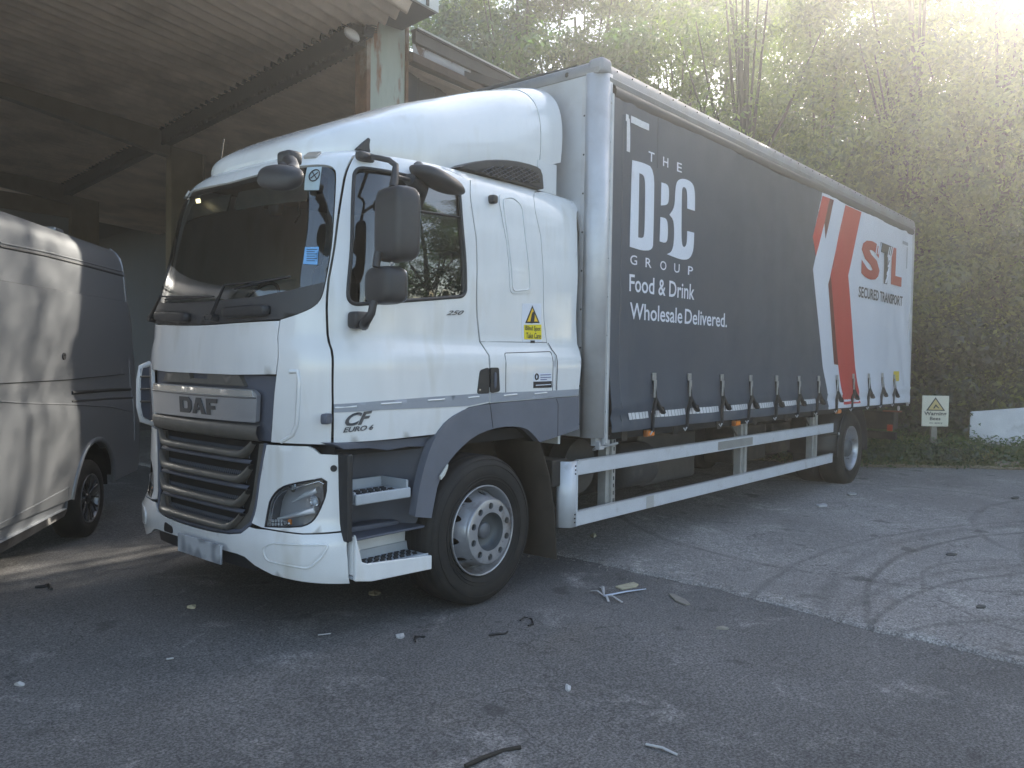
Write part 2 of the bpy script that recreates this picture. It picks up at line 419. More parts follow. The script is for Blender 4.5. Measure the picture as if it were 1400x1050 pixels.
# ---- cab front frame (white pillars, corners and roof edge)
inner=[(.712,1.150),(.766,1.54),(.805,1.862),(.90,1.89),(1.035,1.945),(1.058,2.02),(1.045,2.32),(1.015,2.68),(.985,2.755),(.93,2.785),(.80,2.79),(.4,2.775)]
innerA=chaikin([(.712,1.150),(.766,1.54),(.803,1.858)],0)+chaikin([(.803,1.858),(.93,1.892),(1.035,1.945),(1.060,2.03),(1.048,2.32),(1.015,2.70),(.975,2.775),(.85,2.795),(.4,2.775),(.02,2.762)],2,False)
outer=[(1.088,1.150),(1.100,1.40),(1.098,1.69),(1.062,2.10),(1.052,2.41),(1.050,2.80),(1.050,2.947)]
frame=outer[::-1]
poly=[p for p in outer]+[(.4,2.949),(0,2.949),(-.4,2.949)]+mir(outer)+mir(innerA)[::1]
# order: near outer up, across roof edge, down far side, back along the inner edge
poly=outer+[(.5,2.949),(0,2.949),(-.5,2.949)]+[(-a,b) for a,b in outer[::-1]]+[(-a,b) for a,b in innerA]+innerA[::-1]
# air inlet slot in the corner panel is shown as a raised rib
CABF=patch('cab_front_frame',poly,cabF,WHITE,T,g=.045,thick=.02)
# ---- roof skin
mb=MB(); ss=np.linspace(-3.40,3.40,90); ring=[cabF(s,2.949) for s in ss]
rows=[]
for k in range(6):
    t=k/5
    rows.append([(p[0]+(.5-p[0])*t*.0,p[1]+(CYC-p[1])*t,2.949+.03*math.sin(t*math.pi/2)) if True else None for p in ring])
V=[p for r_ in rows for p in r_]; n=len(ring)
mb.add(V,[(j*n+i,j*n+i+1,(j+1)*n+i+1,(j+1)*n+i) for j in range(5) for i in range(n-1)],True)
mb.build('cab_roof',WHITE,T)
# ---- hood flap
hood=[(.760,1.545),(.797,1.852),(.6,1.846),(.2,1.834),(0,1.832)]
hp=[(.4,1.535),(.760,1.545)]+hood[1:]+[(-a,b) for a,b in hood[::-1][1:]]+[(-.4,1.535)]
patch('hood_panel',hp,cabF,WHITE,T,g=.05,thick=.02,off=.001)
# ---- rib and inlet scoop in the near corner panel
rib=[ci(*q) for q in((396,508),(407,508),(409,520),(408,545),(406,580),(400,594),(384,604))]
line_on('pressed_rib',rib,cabF,WHITE,CABF,r=.014,off=.0)
sc=[ci(*q) for q in((401,513),(408,512),(408,580),(402,592),(388,603))]
# side air deflector of the far corner (white frame with grey louvres)
fd=MB()
fpts=[(203,497),(191,502),(188,520),(188,555),(192,574),(208,579)]
far=[U(q[0]+2,q[1],1,2.44) for q in fpts]
fd.tube(far,.022,8)
AD=fd.build('corner_air_deflector',WHITE,T)
g_=MB(); pa=[U(*q,1,2.42) for q in((192,504),(204,502),(205,575),(193,568))]
g_.add(pa+[p+np.array((.05,.02,0)) for p in pa],[(0,1,2,3),(7,6,5,4),(0,4,5,1),(1,5,6,2),(2,6,7,3),(3,7,4,0)]); g_.build('louvre_panel',GREYD,AD)
for k in range(3):
    z=1.60-k*.12; a=U(192,515+17*k,1,2.40);b=U(205,515+17*k,1,2.40); MB().tube([a,b],.008,6).build('louvre',GRILLE,AD)
# ---- windscreen
gl=innerA[2:]
wbot=[(1.037,2.075),(.85,2.03),(.6,1.995),(.3,1.985),(0,1.983)]
gtop=chaikin([(1.050,2.05),(1.040,2.32),(1.007,2.69),(.970,2.765),(.85,2.786),(.4,2.766),(0,2.755)],2,False)
half=wbot[::-1]+gtop
wl=half+[(-a,b) for a,b in half[::-1][1:]]
WS=patch('windscreen',wl,cabF,GLASS,T,g=.05,off=-.006,thick=0)
# black border print of the windscreen (real strip just inside the glass)
bi=chaikin([(1.01,2.10),(1.000,2.32),(.968,2.66),(.93,2.728),(.82,2.745),(.4,2.730),(0,2.72)],2,False)
bp_=gtop+[(-a,b) for a,b in gtop[::-1]]+[(-a,b) for a,b in bi]+bi[::-1]
patch('windscreen_border',bp_,cabF,BLACKP,WS,g=.05,off=-.009,thick=.004)
line_on('rubber_gasket',[p for p in innerA[2:]]+[(-a,b) for a,b in innerA[2:][::-1]],cabF,BLACKP,WS,r=.009,off=-.002)
wp=[(.803,1.864),(.93,1.898),(1.030,1.95),(1.050,2.02),(1.046,2.078)]+wbot
wpl=wp+[(-a,b) for a,b in wp[::-1][1:]]+[(-.5,1.845),(0,1.838),(.5,1.850)]
WP=patch('wiper_cowl_panel',wpl,cabF,mat('cowl_plastic',(.045,.045,.048),.5,var=.15,vscale=6),T,g=.05,off=0,thick=.03)
# moulded grab recess + handle bumps on the cowl
def cowl_bump(pxs,r1):
    a,b=[ci(*q) for q in pxs]; m_=MB()
    P0=cabF(*a);P1=cabF(*b);c=(P0+P1)/2+np.array((-.02,0,0)); ax=(P1-P0)/2
    m_.blob(c,ax,(.035,0,0),(0,0,.035),n=5); m_.build('cowl_grab_bar',BLACKP,WP)
cowl_bump(((311,428),(371,424)),0); cowl_bump(((218,432),(262,434)),0)
# wipers: pivot, arm, blade
def wiper(piv,elbow,b0,b1):
    A=[cabF(*ci(*q)) for q in(piv,elbow,b0,b1)]; o_=np.array((-.055,0,0.01))
    W=MB().tube([A[0]+o_*.4,A[0]*.9+A[1]*.1+o_*.8,A[1]+o_],[.02,.014,.008],8).build('wiper',BLACKP,T)
    MB().cyl(A[0],A[0]+o_*.9,.024).build('pivot_cap',BLACKP,W)
    MB().tube([A[2]+o_*.55,(A[2]+A[3])/2+o_*.75,A[3]+o_*.5],[.006,.013,.006],6).build('wiper_blade',BLACKP,W)
    MB().tube([A[1]+o_,(A[2]*.45+A[3]*.55)+o_*.9],.006,6).build('wiper_link',BLACKP,W)
wiper((297,435),(318,393),(262,410) if False else (326,397),(403,380))
wiper((212,437),(230,408),(232,411),(298,407))
MB().tube([cabF(*ci(*q))+np.array((-.035,0,0)) for q in((299,436),(289,430),(286,433),(288,438),(298,437))],.004,5).build('washer_hose',BLACKP,T)
# stickers and things on the glass (inside)
def onf(px): return ci(*px)
def quad(name,pxs,m,par,off,F=cabF,I=ci,thick=.002):
    return patch(name,[I(*q) for q in pxs],F,m,par,g=.05,off=off,thick=thick)
NS=quad('no_smoking_sticker',[(420,229),(440,228),(436,260),(416,260)],PAPERB,WS,.001)
cc=np.array(onf((430,240)))
MB_=MB(); pts=[(cc[0]+.034*math.cos(a),cc[1]+.036*math.sin(a)) for a in np.linspace(0,2*math.pi,25)[:-1]]
line_on('no_smoking_ring',pts,cabF,BLK,NS,r=.0035,off=.004,closed=True)
line_on('no_smoking_bar',[(cc[0]-.024,cc[1]+.025),(cc[0]+.024,cc[1]-.025)],cabF,BLK,NS,r=.003,off=.004)
line_on('cigarette_mark',[(cc[0]-.02,cc[1]-.018),(cc[0]+.02,cc[1]+.018)],cabF,BLK,NS,r=.003,off=.004)
BP=quad('blue_paper_permit',[(417,338),(436,337.5),(434,362),(414.5,361)],BLUE,WS,.001)
m_=MB()
for k in range(6):
    a=onf((420,341+3.1*k)); m_.tube([cabF(a[0],a[1])+np.array((-.004,0,0)),cabF(a[0]+(.05 if k%2 else .065),a[1])+np.array((-.004,0,0))],.0016,4)
m_.build('permit_writing',BLK,BP)
quad('windscreen_round_light',[(265,271),(271,270),(272,276),(266,277)],mat('lamp_glow',(1,.85,.5),.3,emit=1.2),WS,-.012)  # round light at the windscreen, drawn as a small glowing patch
# roof marker lamps
for q in ((427,213),(256,267)):
    a=ci(*q) or (.8,2.86); a=(a[0],min(a[1],2.88)) if a else a
    patch('roof_marker_lamp',rpoly([(a[0]-.05,a[1]-.022),(a[0]+.05,a[1]-.022),(a[0]+.05,a[1]+.022),(a[0]-.05,a[1]+.022)],.012),cabF,mat('clear_marker_lens',(.35,.33,.30),.15,coat=.8),T,g=.03,off=.012,thick=.014)
# ---- near door
ddoor=[ci(*q) for q in((453.8,604),(597,593.5),(613,572.5),(641,556.5),(668.3,551),(667.5,486),(655,467.5),(650,323),(642.5,247),(636,238))]
ddoor=[(1.104,1.160)]+ddoor[1:]+[(1.60,2.90),(1.066,2.862),(1.066,2.41),(1.076,2.10),(1.112,1.69),(1.112,1.40)]
win_out=[ci(*q) for q in((486.5,229),(629,258.5),(637,405),(475.5,417))]
wo=rpoly(win_out,[.05,.05,.06,.07],6)
def shrink(poly,d):
    c=np.mean(poly,0); out=[]
    for p in poly:
        v=np.array(p)-c; out.append(tuple(c+v*(1-d/np.linalg.norm(v))))
    return out
# drop poly collinear issues
DOOR=patch('cab_door',[ddoor,wo],cabF,WHITE,T,g=.04,thick=.02)
line_on('window_seal',wo,cabF,BLACKP,DOOR,r=.012,off=-.001,closed=True,n=8)
DW=patch('door_window',[wo],cabF,SGLASS,DOOR,g=.06,off=-.014,thick=0)
a=ci(566,287);b=ci(632,297)
line_on('window_divider',[a,b],cabF,BLACKP,DW,r=.008,off=-.008)
c_=ci(631,297);d_=ci(635,404)
line_on('window_frame_strip',[c_,d_],cabF,BLACKP,DW,r=.014,off=-.012)
# door seams, handle, stripe, badges
DH=patch('door_handle_recess',rpoly([ci(*q) for q in((656,506),(668,502),(668.5,538),(652,538.5))],.02,4),cabF,BLACKP,DOOR,g=.03,off=.004,thick=.01)
H2=patch('door_handle',rpoly([ci(*q) for q in((669.5,502.5),(680.5,502.5),(682,535),(670,537.5))],.018,4),cabF,BLACKP,T,g=.03,off=.012,thick=.02)
MB().blob(cabF(*ci(675,520))+np.array((0,-.012,0)),(.010,0,0),(0,.012,0),(0,0,.055),n=3).build('door_handle_grip',GREYD,H2)
MB().cyl(cabF(*ci(655.5,533))+np.array((0,-.006,0)),cabF(*ci(655.5,533)),.008,12).build('key_lock',CHROME,DOOR)
def band(name,pxs,par): return patch(name,[ci(*q) for q in pxs],cabF,STRIPE,par,g=.03,off=.004,thick=.004)
band('grey_stripe',[(456.5,552.5),(520,548),(600,541.8),(655,538),(668,537.3),(668.5,549),(655,551.8),(640,555),(600,557),(520,560.5),(456.5,564)],DOOR)
# ---- rear panel of the cab side and collar
rp_=[ci(*q) for q in((669.8,551),(759.3,543.6))]+[ci(758.5,486),ci(747,468),ci(739,323),ci(730,263)]+[ (2.61,2.925),(1.89,2.905),ci(637.6,238)]+[ci(*q) for q in((644,247),(651.5,323),(657.2,467),(669.4,485.5))]
rp_[-5]=(1.625,2.90)
REAR=patch('cab_rear_side_panel',rp_,cabF,WHITE,T,g=.045,thick=.02)
bottle=rpoly([ci(*q) for q in((681.5,266.5),(700,262),(719,279),(729.5,400),(697,402),(692,330))],[.03,.06,.06,.05,.05,.03],5)
patch('bottle_shaped_pressing',bottle,cabF,WHITE,REAR,g=.04,off=.007,thick=.008,bevel=.006)
bot2=rpoly([ci(*q) for q in((687,272),(700,270),(713,282),(724,396),(700,398),(694,330))],[.03,.05,.05,.04,.04,.03],5)
line_on('pressing_lip',bot2,cabF,WHITE2,REAR,r=.006,off=.008,closed=True)
line_on('panel_seam',[ci(*q) for q in((657,467.3),(700,467.5),(747.5,468.3))],cabF,BLK,REAR,r=.0022,off=0)
LD=rpoly([ci(*q) for q in((689.5,482.5),(753,480.5),(755.5,536.5),(691.5,541.5))],.02,4)
line_on('locker_door_seam',LD,cabF,BLK,REAR,r=.0028,off=0,closed=True)
line_on('edge_seam',[ci(*q) for q in((749.5,469),(760.8,486),(761.3,542.5))],cabF,BLK,REAR,r=.004,off=-.002)
col_=[ci(*q) for q in((760.8,543.4),(790.8,541.2),(792.5,480),(789.5,320),(789,290),(784.5,270),(776,264.5))]+[(2.66,2.93)]+[ci(*q) for q in((731,263.2),(740,323),(748,468),(759.5,486))]
col_=[c if c else (3.2,2.9) for c in col_]
patch('cab_collar',col_,cabF,WHITE,T,g=.05,off=-.002,thick=.02)
band('grey_stripe',[(670.5,537.2),(759.5,533.8),(790.5,532),(790.5,540.5),(760.5,543),(670.5,550)],REAR)
for x0,x1,y in((457,487,557.5),(520,548,552.2),(584,607,547.5),(639,654,543.8),(688,706,540.8),(730,747,538.5)):
    a=ci(x0,y);b=ci(x1,y-1.8)
    MB().tube([cabF(*a)+np.array((0,-.005,0)),cabF(*b)+np.array((0,-.005,0))],.006,5).build('stripe_white_mark',WHITE,DOOR if x0<660 else REAR)  # small raised white bars set along the stripe
# side lamp near door hinge & vent sensor
MB().blob(cabF(*ci(444,572))+np.array((-.01,-.03,0)),(.045,.03,0),(.01,-.02,0),(0,0,.030),n=5).build('side_repeater_lamp',GREYD,T)
MB().blob(cabF(*ci(671,273))+np.array((0,-.02,0)),(.027,0,0),(0,.03,0),(0,0,.030),n=4).build('side_camera_sensor',BLACKP,REAR)
# badges
def badge(s,pxa,pxb,m,par,h,shear=.35,bold=.02,off=.006,space=1.0,name='badge_lettering'):
    a=ci(*pxa);b=ci(*pxb)
    dz=(b[1]-a[1])
    V,Fc=text2d(s,shear,bold,space); W=[]
    for u,v in V:
        sx=a[0]+(b[0]-a[0])*u; z=a[1]+dz*u+h*v; p=cabF(sx,z); W.append(p+np.array((0,-off,0)))
    m_=MB(); m_.add(W,Fc); return m_.build(name,m,par,recalc=False)
BAD=mat('dark_chrome_badge',(.10,.105,.12),.3,metal=.6)
badge('CF',(471,583.5),(509,578.5),BAD,DOOR,.075,.45,.035,name='model_badge')
badge('EURO 6',(468,591.5),(510,587),BAD,DOOR,.030,.35,.03,name='emission_badge')
badge('250',(609,431),(633,430.5),BAD,DOOR,.030,.5,.02,name='power_badge')
# warning stickers
tri=[ci(*q) for q in((727.5,417.5),(717.8,441.8),(737.5,441.8))]
ST=patch('warning_sticker_backing',[ci(*q) for q in((714,415),(740,415),(741,467.5),(714,467.5))],cabF,LOGO,REAR,g=.1,off=.0015,thick=.002)
patch('warning_triangle_edge',tri[::-1] if False else [tri[1],tri[2],tri[0]],cabF,BLK,ST,g=.1,off=.003,thick=.002)
c0=np.mean(tri,0); t2=[tuple(c0+(np.array(p)-c0)*.74) for p in (tri[1],tri[2],tri[0])]
patch('warning_triangle',t2,cabF,YELO,ST,g=.1,off=.0045,thick=.002)
hd=chaikin([(c0[0]-.022,c0[1]-.045),(c0[0]+.02,c0[1]-.045),(c0[0]+.024,c0[1]+.02),(c0[0]+.005,c0[1]+.045),(c0[0]-.012,c0[1]+.03),(c0[0]-.016,c0[1]-.01)],1)
patch('hand_symbol',hd,cabF,BLK,ST,g=.1,off=.006,thick=.002)
YS=patch('yellow_notice',[ci(*q) for q in((716.3,464),(740,464),(739.8,443.7),(716,444))][::1],cabF,YEL,ST,g=.1,off=.0035,thick=.002)
def txbox(s,q0,q1,m,par,off,bold=.015,name='notice_lettering'):
    a=ci(*q0);b=ci(*q1); return text(name,s,(a[0],a[1],b[0],b[1]),cabF,m,par,off=off,bold=bold)
txbox('Blind Spot',(717.5,453.3),(738.5,446.3),BLK,YS,.005); txbox('Take Care',(718.5,462.3),(738.8,455.6),BLK,YS,.005)
patch('small_black_label',[ci(*q) for q in((725,465.5),(731,465.5),(731,469),(725,469))],cabF,BLK,REAR,g=.1,off=.002,thick=.002)
OS=patch('operator_sticker',[ci(*q) for q in((729,521.8),(754,521),(754,510),(729.5,510.6))],cabF,LOGO,REAR,g=.1,off=.002,thick=.002)
patch('operator_sticker_band',[ci(*q) for q in((729,530.6),(754,529.8),(754,521),(729,521.8))],cabF,BLK,REAR,g=.1,off=.003,thick=.002)
txbox('WORRANSONS',(738,514.6),(753,511.6),BLK,OS,.004,name='sticker_lettering') if False else None
for q0,q1 in(((738.5,512.6),(752.5,512.1)),((738.5,516),(752.5,515.6)),((738.5,519),(747,518.8))):
    MB().tube([cabF(*ci(*q0))+np.array((0,-.004,0)),cabF(*ci(*q1))+np.array((0,-.004,0))],.0028,4).build('sticker_text_line',mat('sticker_blue',(.12,.14,.3),.5),OS)
MB().tube([cabF(*ci(732,526.8))+np.array((0,-.006,0)),cabF(*ci(752,525.6))+np.array((0,-.006,0))],.0035,4).build('sticker_text_line',LOGO,OS)
cO=np.array(ci(733.3,515)); line_on('sticker_emblem',[(cO[0]+.017*math.cos(t),cO[1]+.02*math.sin(t)) for t in np.linspace(0,6.28,13)[:-1]],cabF,BLK,OS,r=.006,off=.003,closed=True)
# ---- dark inner shell behind the seams (near side) and plain far side
bk=[(1.075,1.17),(1.13,1.155),(3.37,1.36),(3.37,2.0),(3.30,2.93),(1.08,2.93)]
patch('inner_shell',[[(1.082,1.19),(2.0,1.19),(2.2,1.36),(3.36,1.40),(3.36,2.0),(3.28,2.90),(1.082,2.90)],shrink(wo,-.02)],cabF,DARK,T,g=.08,off=-.022,thick=.005)
farp=[(-1.104,1.16),(-1.8,1.2),(-2.35,1.36),(-3.38,1.38),(-3.38,2.90),(-3.2,2.93),(-1.066,2.93),(-1.066,2.41),(-1.112,1.69)]
patch('far_side_panel',farp[::-1],cabF,WHITE,T,g=.08,thick=.02)
# ---- cab back wall, floor, interior
mb=MB(); mb.box(1.00,1.03,.22,2.25,1.0,2.80); mb.build('cab_back_wall',WHITE2,T)
mb=MB(); mb.box(-1.15,1.0,.19,2.28,1.08,1.16); mb.build('cab_floor',DARK,T)
INT=mat('cab_interior_trim',(.06,.06,.06),.8,var=.2,vscale=5); INTL=mat('cab_headlining',(.10,.10,.095),.85)
mb=MB(); mb.box(-.85,.95,.36,2.11,2.86,2.90); mb.build('headlining',INTL,T)
mb=MB(); mb.box(.35,.40,.30,2.15,1.2,2.84); mb.build('bunk_curtain_wall',INT,T)
mb=MB(); mb.blob((-.95,CYC,1.72),(.25,0,0),(0,.92,0),(0,0,.20),n=5); mb.build('dashboard',INT,T)
for y in(.62,1.85):
    S_=MB().blob((-.15,y,1.72),(.26,0,0),(0,.25,0),(0,0,.09),n=4).build('seat',INT,T)
    MB().blob((.12,y,2.08),(.08,0,.02),(0,.24,0),(-.05,0,.33),n=4).build('seat_backrest',INT,S_)
    MB().blob((.14,y,2.50),(.05,0,0),(0,.14,0),(0,0,.09),n=4).build('headrest',INT,S_)
sw=MB(); cst=Vector((-.62,1.85,2.0)); sw.tube([cst+Vector((.12*math.cos(a),.24*math.sin(a),.20*math.cos(a))) for a in np.linspace(0,2*math.pi,33)],.014,6,cap=False); sw.tube([cst+Vector((-.03,0,-.05)),cst+Vector((-.25,0,-.3))],.03,8); sw.tube([cst+Vector((0,-.22,0)),cst+Vector((0,.22,0))],.015,6); sw.build('steering_wheel',INT,T)
# sun visors, cable, curtain pole behind the glass
for s0,s1 in((.05,.86),(-.9,-.05)):
    patch('sun_visor',[(s0,2.60),(s1,2.60),(s1,2.72),(s0,2.72)],cabF,mat('smoked_visor',(.06,.06,.055),.4),T,g=.1,off=-.06,thick=.012)
patch('visor_edge_strip',[(.1,2.585),(.80,2.585),(.80,2.598),(.1,2.598)],cabF,INTL,T,g=.1,off=-.055,thick=.01)
MB().tube([(-1.02,.42,1.90),(-.98,.40,2.5)],.03,10).build('grab_pole',mat('pole_grey',(.20,.20,.19),.4),T)
MB().tube([(-1.10,.62,2.68),(-1.11,.60,2.50),(-1.10,.66,2.46)],.006,6).build('hanging_cable',BLACKP,T)
MB().blob((-1.14,.80,2.56),(.03,0,0),(0,.06,0),(0,0,.05),n=3).build('dash_camera',BLACKP,T)
MB().tube([(-1.12,.70,2.60),(-1.12,.95,2.58)],.012,6).build('dash_camera_mount',BLACKP,T)
# ---- mirrors
MIR=MB().blob((-1.0,-.155,2.385),(.012,.125,.0),(.075,-.02,0),(.0,0,.205),n=5,u=28,v=20).build('main_mirror',MIRP,T)
MB().blob((-.985,-.158,2.385),(.004,.108,0),(.064,-.015,0),(0,0,.19),n=7).build('mirror_glass',mat('mirror_glass',(.3,.32,.35),.05,metal=1),MIR)
MIR2=MB().blob((-1.03,-.10,2.05),(.012,.125,.0),(.07,-.02,0),(0,0,.105),n=4,u=28,v=20).build('wide_angle_mirror',MIRP,T)
MB().blob((-1.015,-.105,2.05),(.004,.105,0),(.058,-.015,0),(0,0,.095),n=6).build('mirror_glass',MATS['mirror_glass'],MIR2)
b0=cabF(*ci(496,216)); b1=cabF(*ci(487,438))
MB().blob(b0+np.array((0,-.02,0)),(.06,.0,-.006),(0,.03,0),(0,0,.028),n=4).build('mirror_arm_bracket',MIRP,MIR)
def DPt(px,py,y): return U(px,py,1,y)
MB().tube([b0+np.array((.04,-.03,.01)),DPt(518,216,-.02),DPt(532,219,-.07),DPt(541,226,-.10),DPt(540,240,-.12),DPt(538,256,-.13)],[.016,.016,.016,.018,.022,.026],10).build('upper_mirror_arm',MIRP,MIR)
MB().blob(b1+np.array((-.01,-.035,0)),(.055,.0,0),(0,.045,0),(0,0,.05),n=5).build('lower_arm_bracket',MIRP,MIR2)
MB().tube([b1+np.array((.0,-.07,-.03)),DPt(500,440,-.09),DPt(508,428,-.11),DPt(511,412,-.11)],[.03,.026,.022,.022],10).build('lower_mirror_arm',MIRP,MIR2)
MB().tube([DPt(517,345,-.10),DPt(514,365,-.10)],.022,8).build('mirror_link',MIRP,MIR2)
MB().tube([DPt(537,345,-.14),DPt(535,365,-.12)],.010,8).build('mirror_link',CHROME,MIR2)
# kerb mirror above the door window
KM=MB().blob(U(598,246,1,-.10),(.150,.0,-.040),(.03,-.12,-.015),(.0,.03,.055),n=2.6,u=28).build('kerb_mirror',MIRP,T)
MB().tube([cabF(*ci(572,228)),U(578,236,1,.02),U(586,243,1,-.06)],[.035,.03,.03],10).build('kerb_mirror_arm',MIRP,KM)
MB().tube([U(541,241,1,-.11),U(560,246,1,-.06),U(575,251,1,0)],.013,8).build('kerb_mirror_strut',MIRP,KM)
MB().tube([U(560,245,1,-.07),U(575,258,1,-.02),U(570,285,1,.04)],[.035,.05,.03],10).build('mirror_motor_cover',BLACKP,KM)
# front mirror over the windscreen
fm=U(383,243,0,-1.55); FM=MB().blob(fm,(.02,-.145,-.03),(.06,.0,0.02),(.0,-.02,.062),n=2.7,u=28).build('front_mirror',MIRP,T)
MB().blob(U(396,217,0,-1.30),(.05,.0,0),(0,.065,0),(0,0,.04),n=5).build('front_mirror_bracket',MIRP,FM)
MB().tube([U(396,222,0,-1.32),U(402,228,0,-1.42),U(398,236,0,-1.50)],[.045,.03,.04],10).build('front_mirror_arm',MIRP,FM)
MB().tube([U(386,228,0,-1.40),U(408,238,0,-1.45)],.028,8).build('front_mirror_hinge',MIRP,FM)
# aerials
MB().tube([U(298,246,1,1.9),U(306,190,1,1.9)],.006,6).build('radio_aerial',CHASS,T)
af=cabF(1.03,2.93); MB().prism([(af[0]-.09,2.925),(af[0]+.045,2.925),(af[0]+.045,3.0),(af[0]+.01,3.02)],'y',af[1]+.0,af[1]+.03).build('roof_fin_aerial',BLACKP,T,bevel=.008)
# ---- roof air deflector, lofted
DST=[(-1.10,2.90,.25,2.86),(-1.07,2.97,.45,2.865),(-1.0,3.03,.60,2.87),(-.9,3.09,.71,2.875),(-.75,3.17,.82,2.885),(-.55,3.26,.89,2.89),(-.25,3.40,.935,2.905),(.15,3.55,.95,2.95),(.5,3.68,.965,3.03),(.80,3.775,.975,3.11),(.82,3.78,.975,3.115)]
DS2=[(.826,3.787,.979,3.112),(.95,3.825,.985,3.15),(1.08,3.855,.985,3.19)]
def dsec(x,zt,W,zb,k=44,n=5.0):
    out=[]
    for i in range(k+1):
        a=math.pi*i/k; c=math.cos(a); s=math.sin(a)
        t=math.copysign(abs(c)**(2/n),c); h=abs(s)**(2/2.6)
        # side leans in slightly under the shoulder
        wv=W*t*(1-.05*max(0,1-h*1.4))
        out.append((x,CYC-wv,zb+(zt-zb)*h))
    return out
def loft(name,st,m,parent,capend=False):
    mb=MB(); secs=[dsec(*s) for s in st]; n=len(secs[0]); V=[p for s in secs for p in s]
    mb.add(V,[(j*n+i,j*n+i+1,(j+1)*n+i+1,(j+1)*n+i) for j in range(len(secs)-1) for i in range(n-1)],True)
    if capend: mb.add(secs[-1],[tuple(range(n))]); 
    mb.add(secs[0],[tuple(range(n))[::-1]])
    return mb.build(name,m,parent)
def dense(st,k=4):
    X=[s[0] for s in st]; fs=[prof(list(zip(X,[s[j] for s in st]))) for j in(1,2,3)]
    out=[]
    for a,b in zip(st,st[1:]):
        for t in range(k): x=a[0]+(b[0]-a[0])*t/k; out.append((x,fs[0](x),fs[1](x),fs[2](x)))
    out.append(st[-1]); return out
DEF=loft('roof_air_deflector',dense(DST),WHITE,T,True)
loft('deflector_rear_flap',dense(DS2,2),WHITE,DEF,True)
mb=MB(); mb.box(.55,1.0,.34,.37,2.93,3.14); mb.build('deflector_support',WHITE2,DEF)
mb=MB(); mb.box(.80,1.03,.30,2.17,2.93,3.16); mb.build('deflector_base',WHITE2,DEF)
mb=MB(); mb.box(-.4,.9,.45,2.05,2.94,3.0); mb.build('deflector_tray',DARK,DEF)
# roof air intake (dark, meshed)
iv=[(624,229),(640,222),(670,218),(700,219),(730,226),(740,233),(742,259)]
I3=[U(*q,1,.24) for q in iv]; I3o=[np.array((p[0],p[2])) for p in I3]
INTK=MB().prism(chaikin([tuple(q) for q in I3o],1,keep=(0,6)),'y',.225,.45).build('roof_air_intake',BLACKP,T,bevel=.01)
im=[(646,236),(665,228),(700,226),(728,231),(738,238),(739.5,254)]
I3m=[(U(*q,1,.22)[0],U(*q,1,.22)[2]) for q in im]
patch('intake_mesh',chaikin(I3m[::-1] if False else I3m,1),planeY(.222),DARK,INTK,g=.05,off=0,thick=.004)
mm=MB(); xs_=[p[0] for p in I3m]
pl=chaikin(I3m,1)
for k in range(60):
    for sg in(1,-1):
        # woven wires clipped to the outline
        c=-1.2+k*.03; seg=[]
        for t in np.linspace(min(xs_),max(xs_),50):
            z=2.85+ (t*.5*sg)+c*1.0
            if pip(pl,t,z): seg.append((t,.217,z))
        if len(seg)>3: mm.tube([seg[0],seg[-1]],.0035,3,cap=False)
mm.build('intake_wire_mesh',GREYD,INTK,kind='stuff')
# ============ lower front
li=lowI
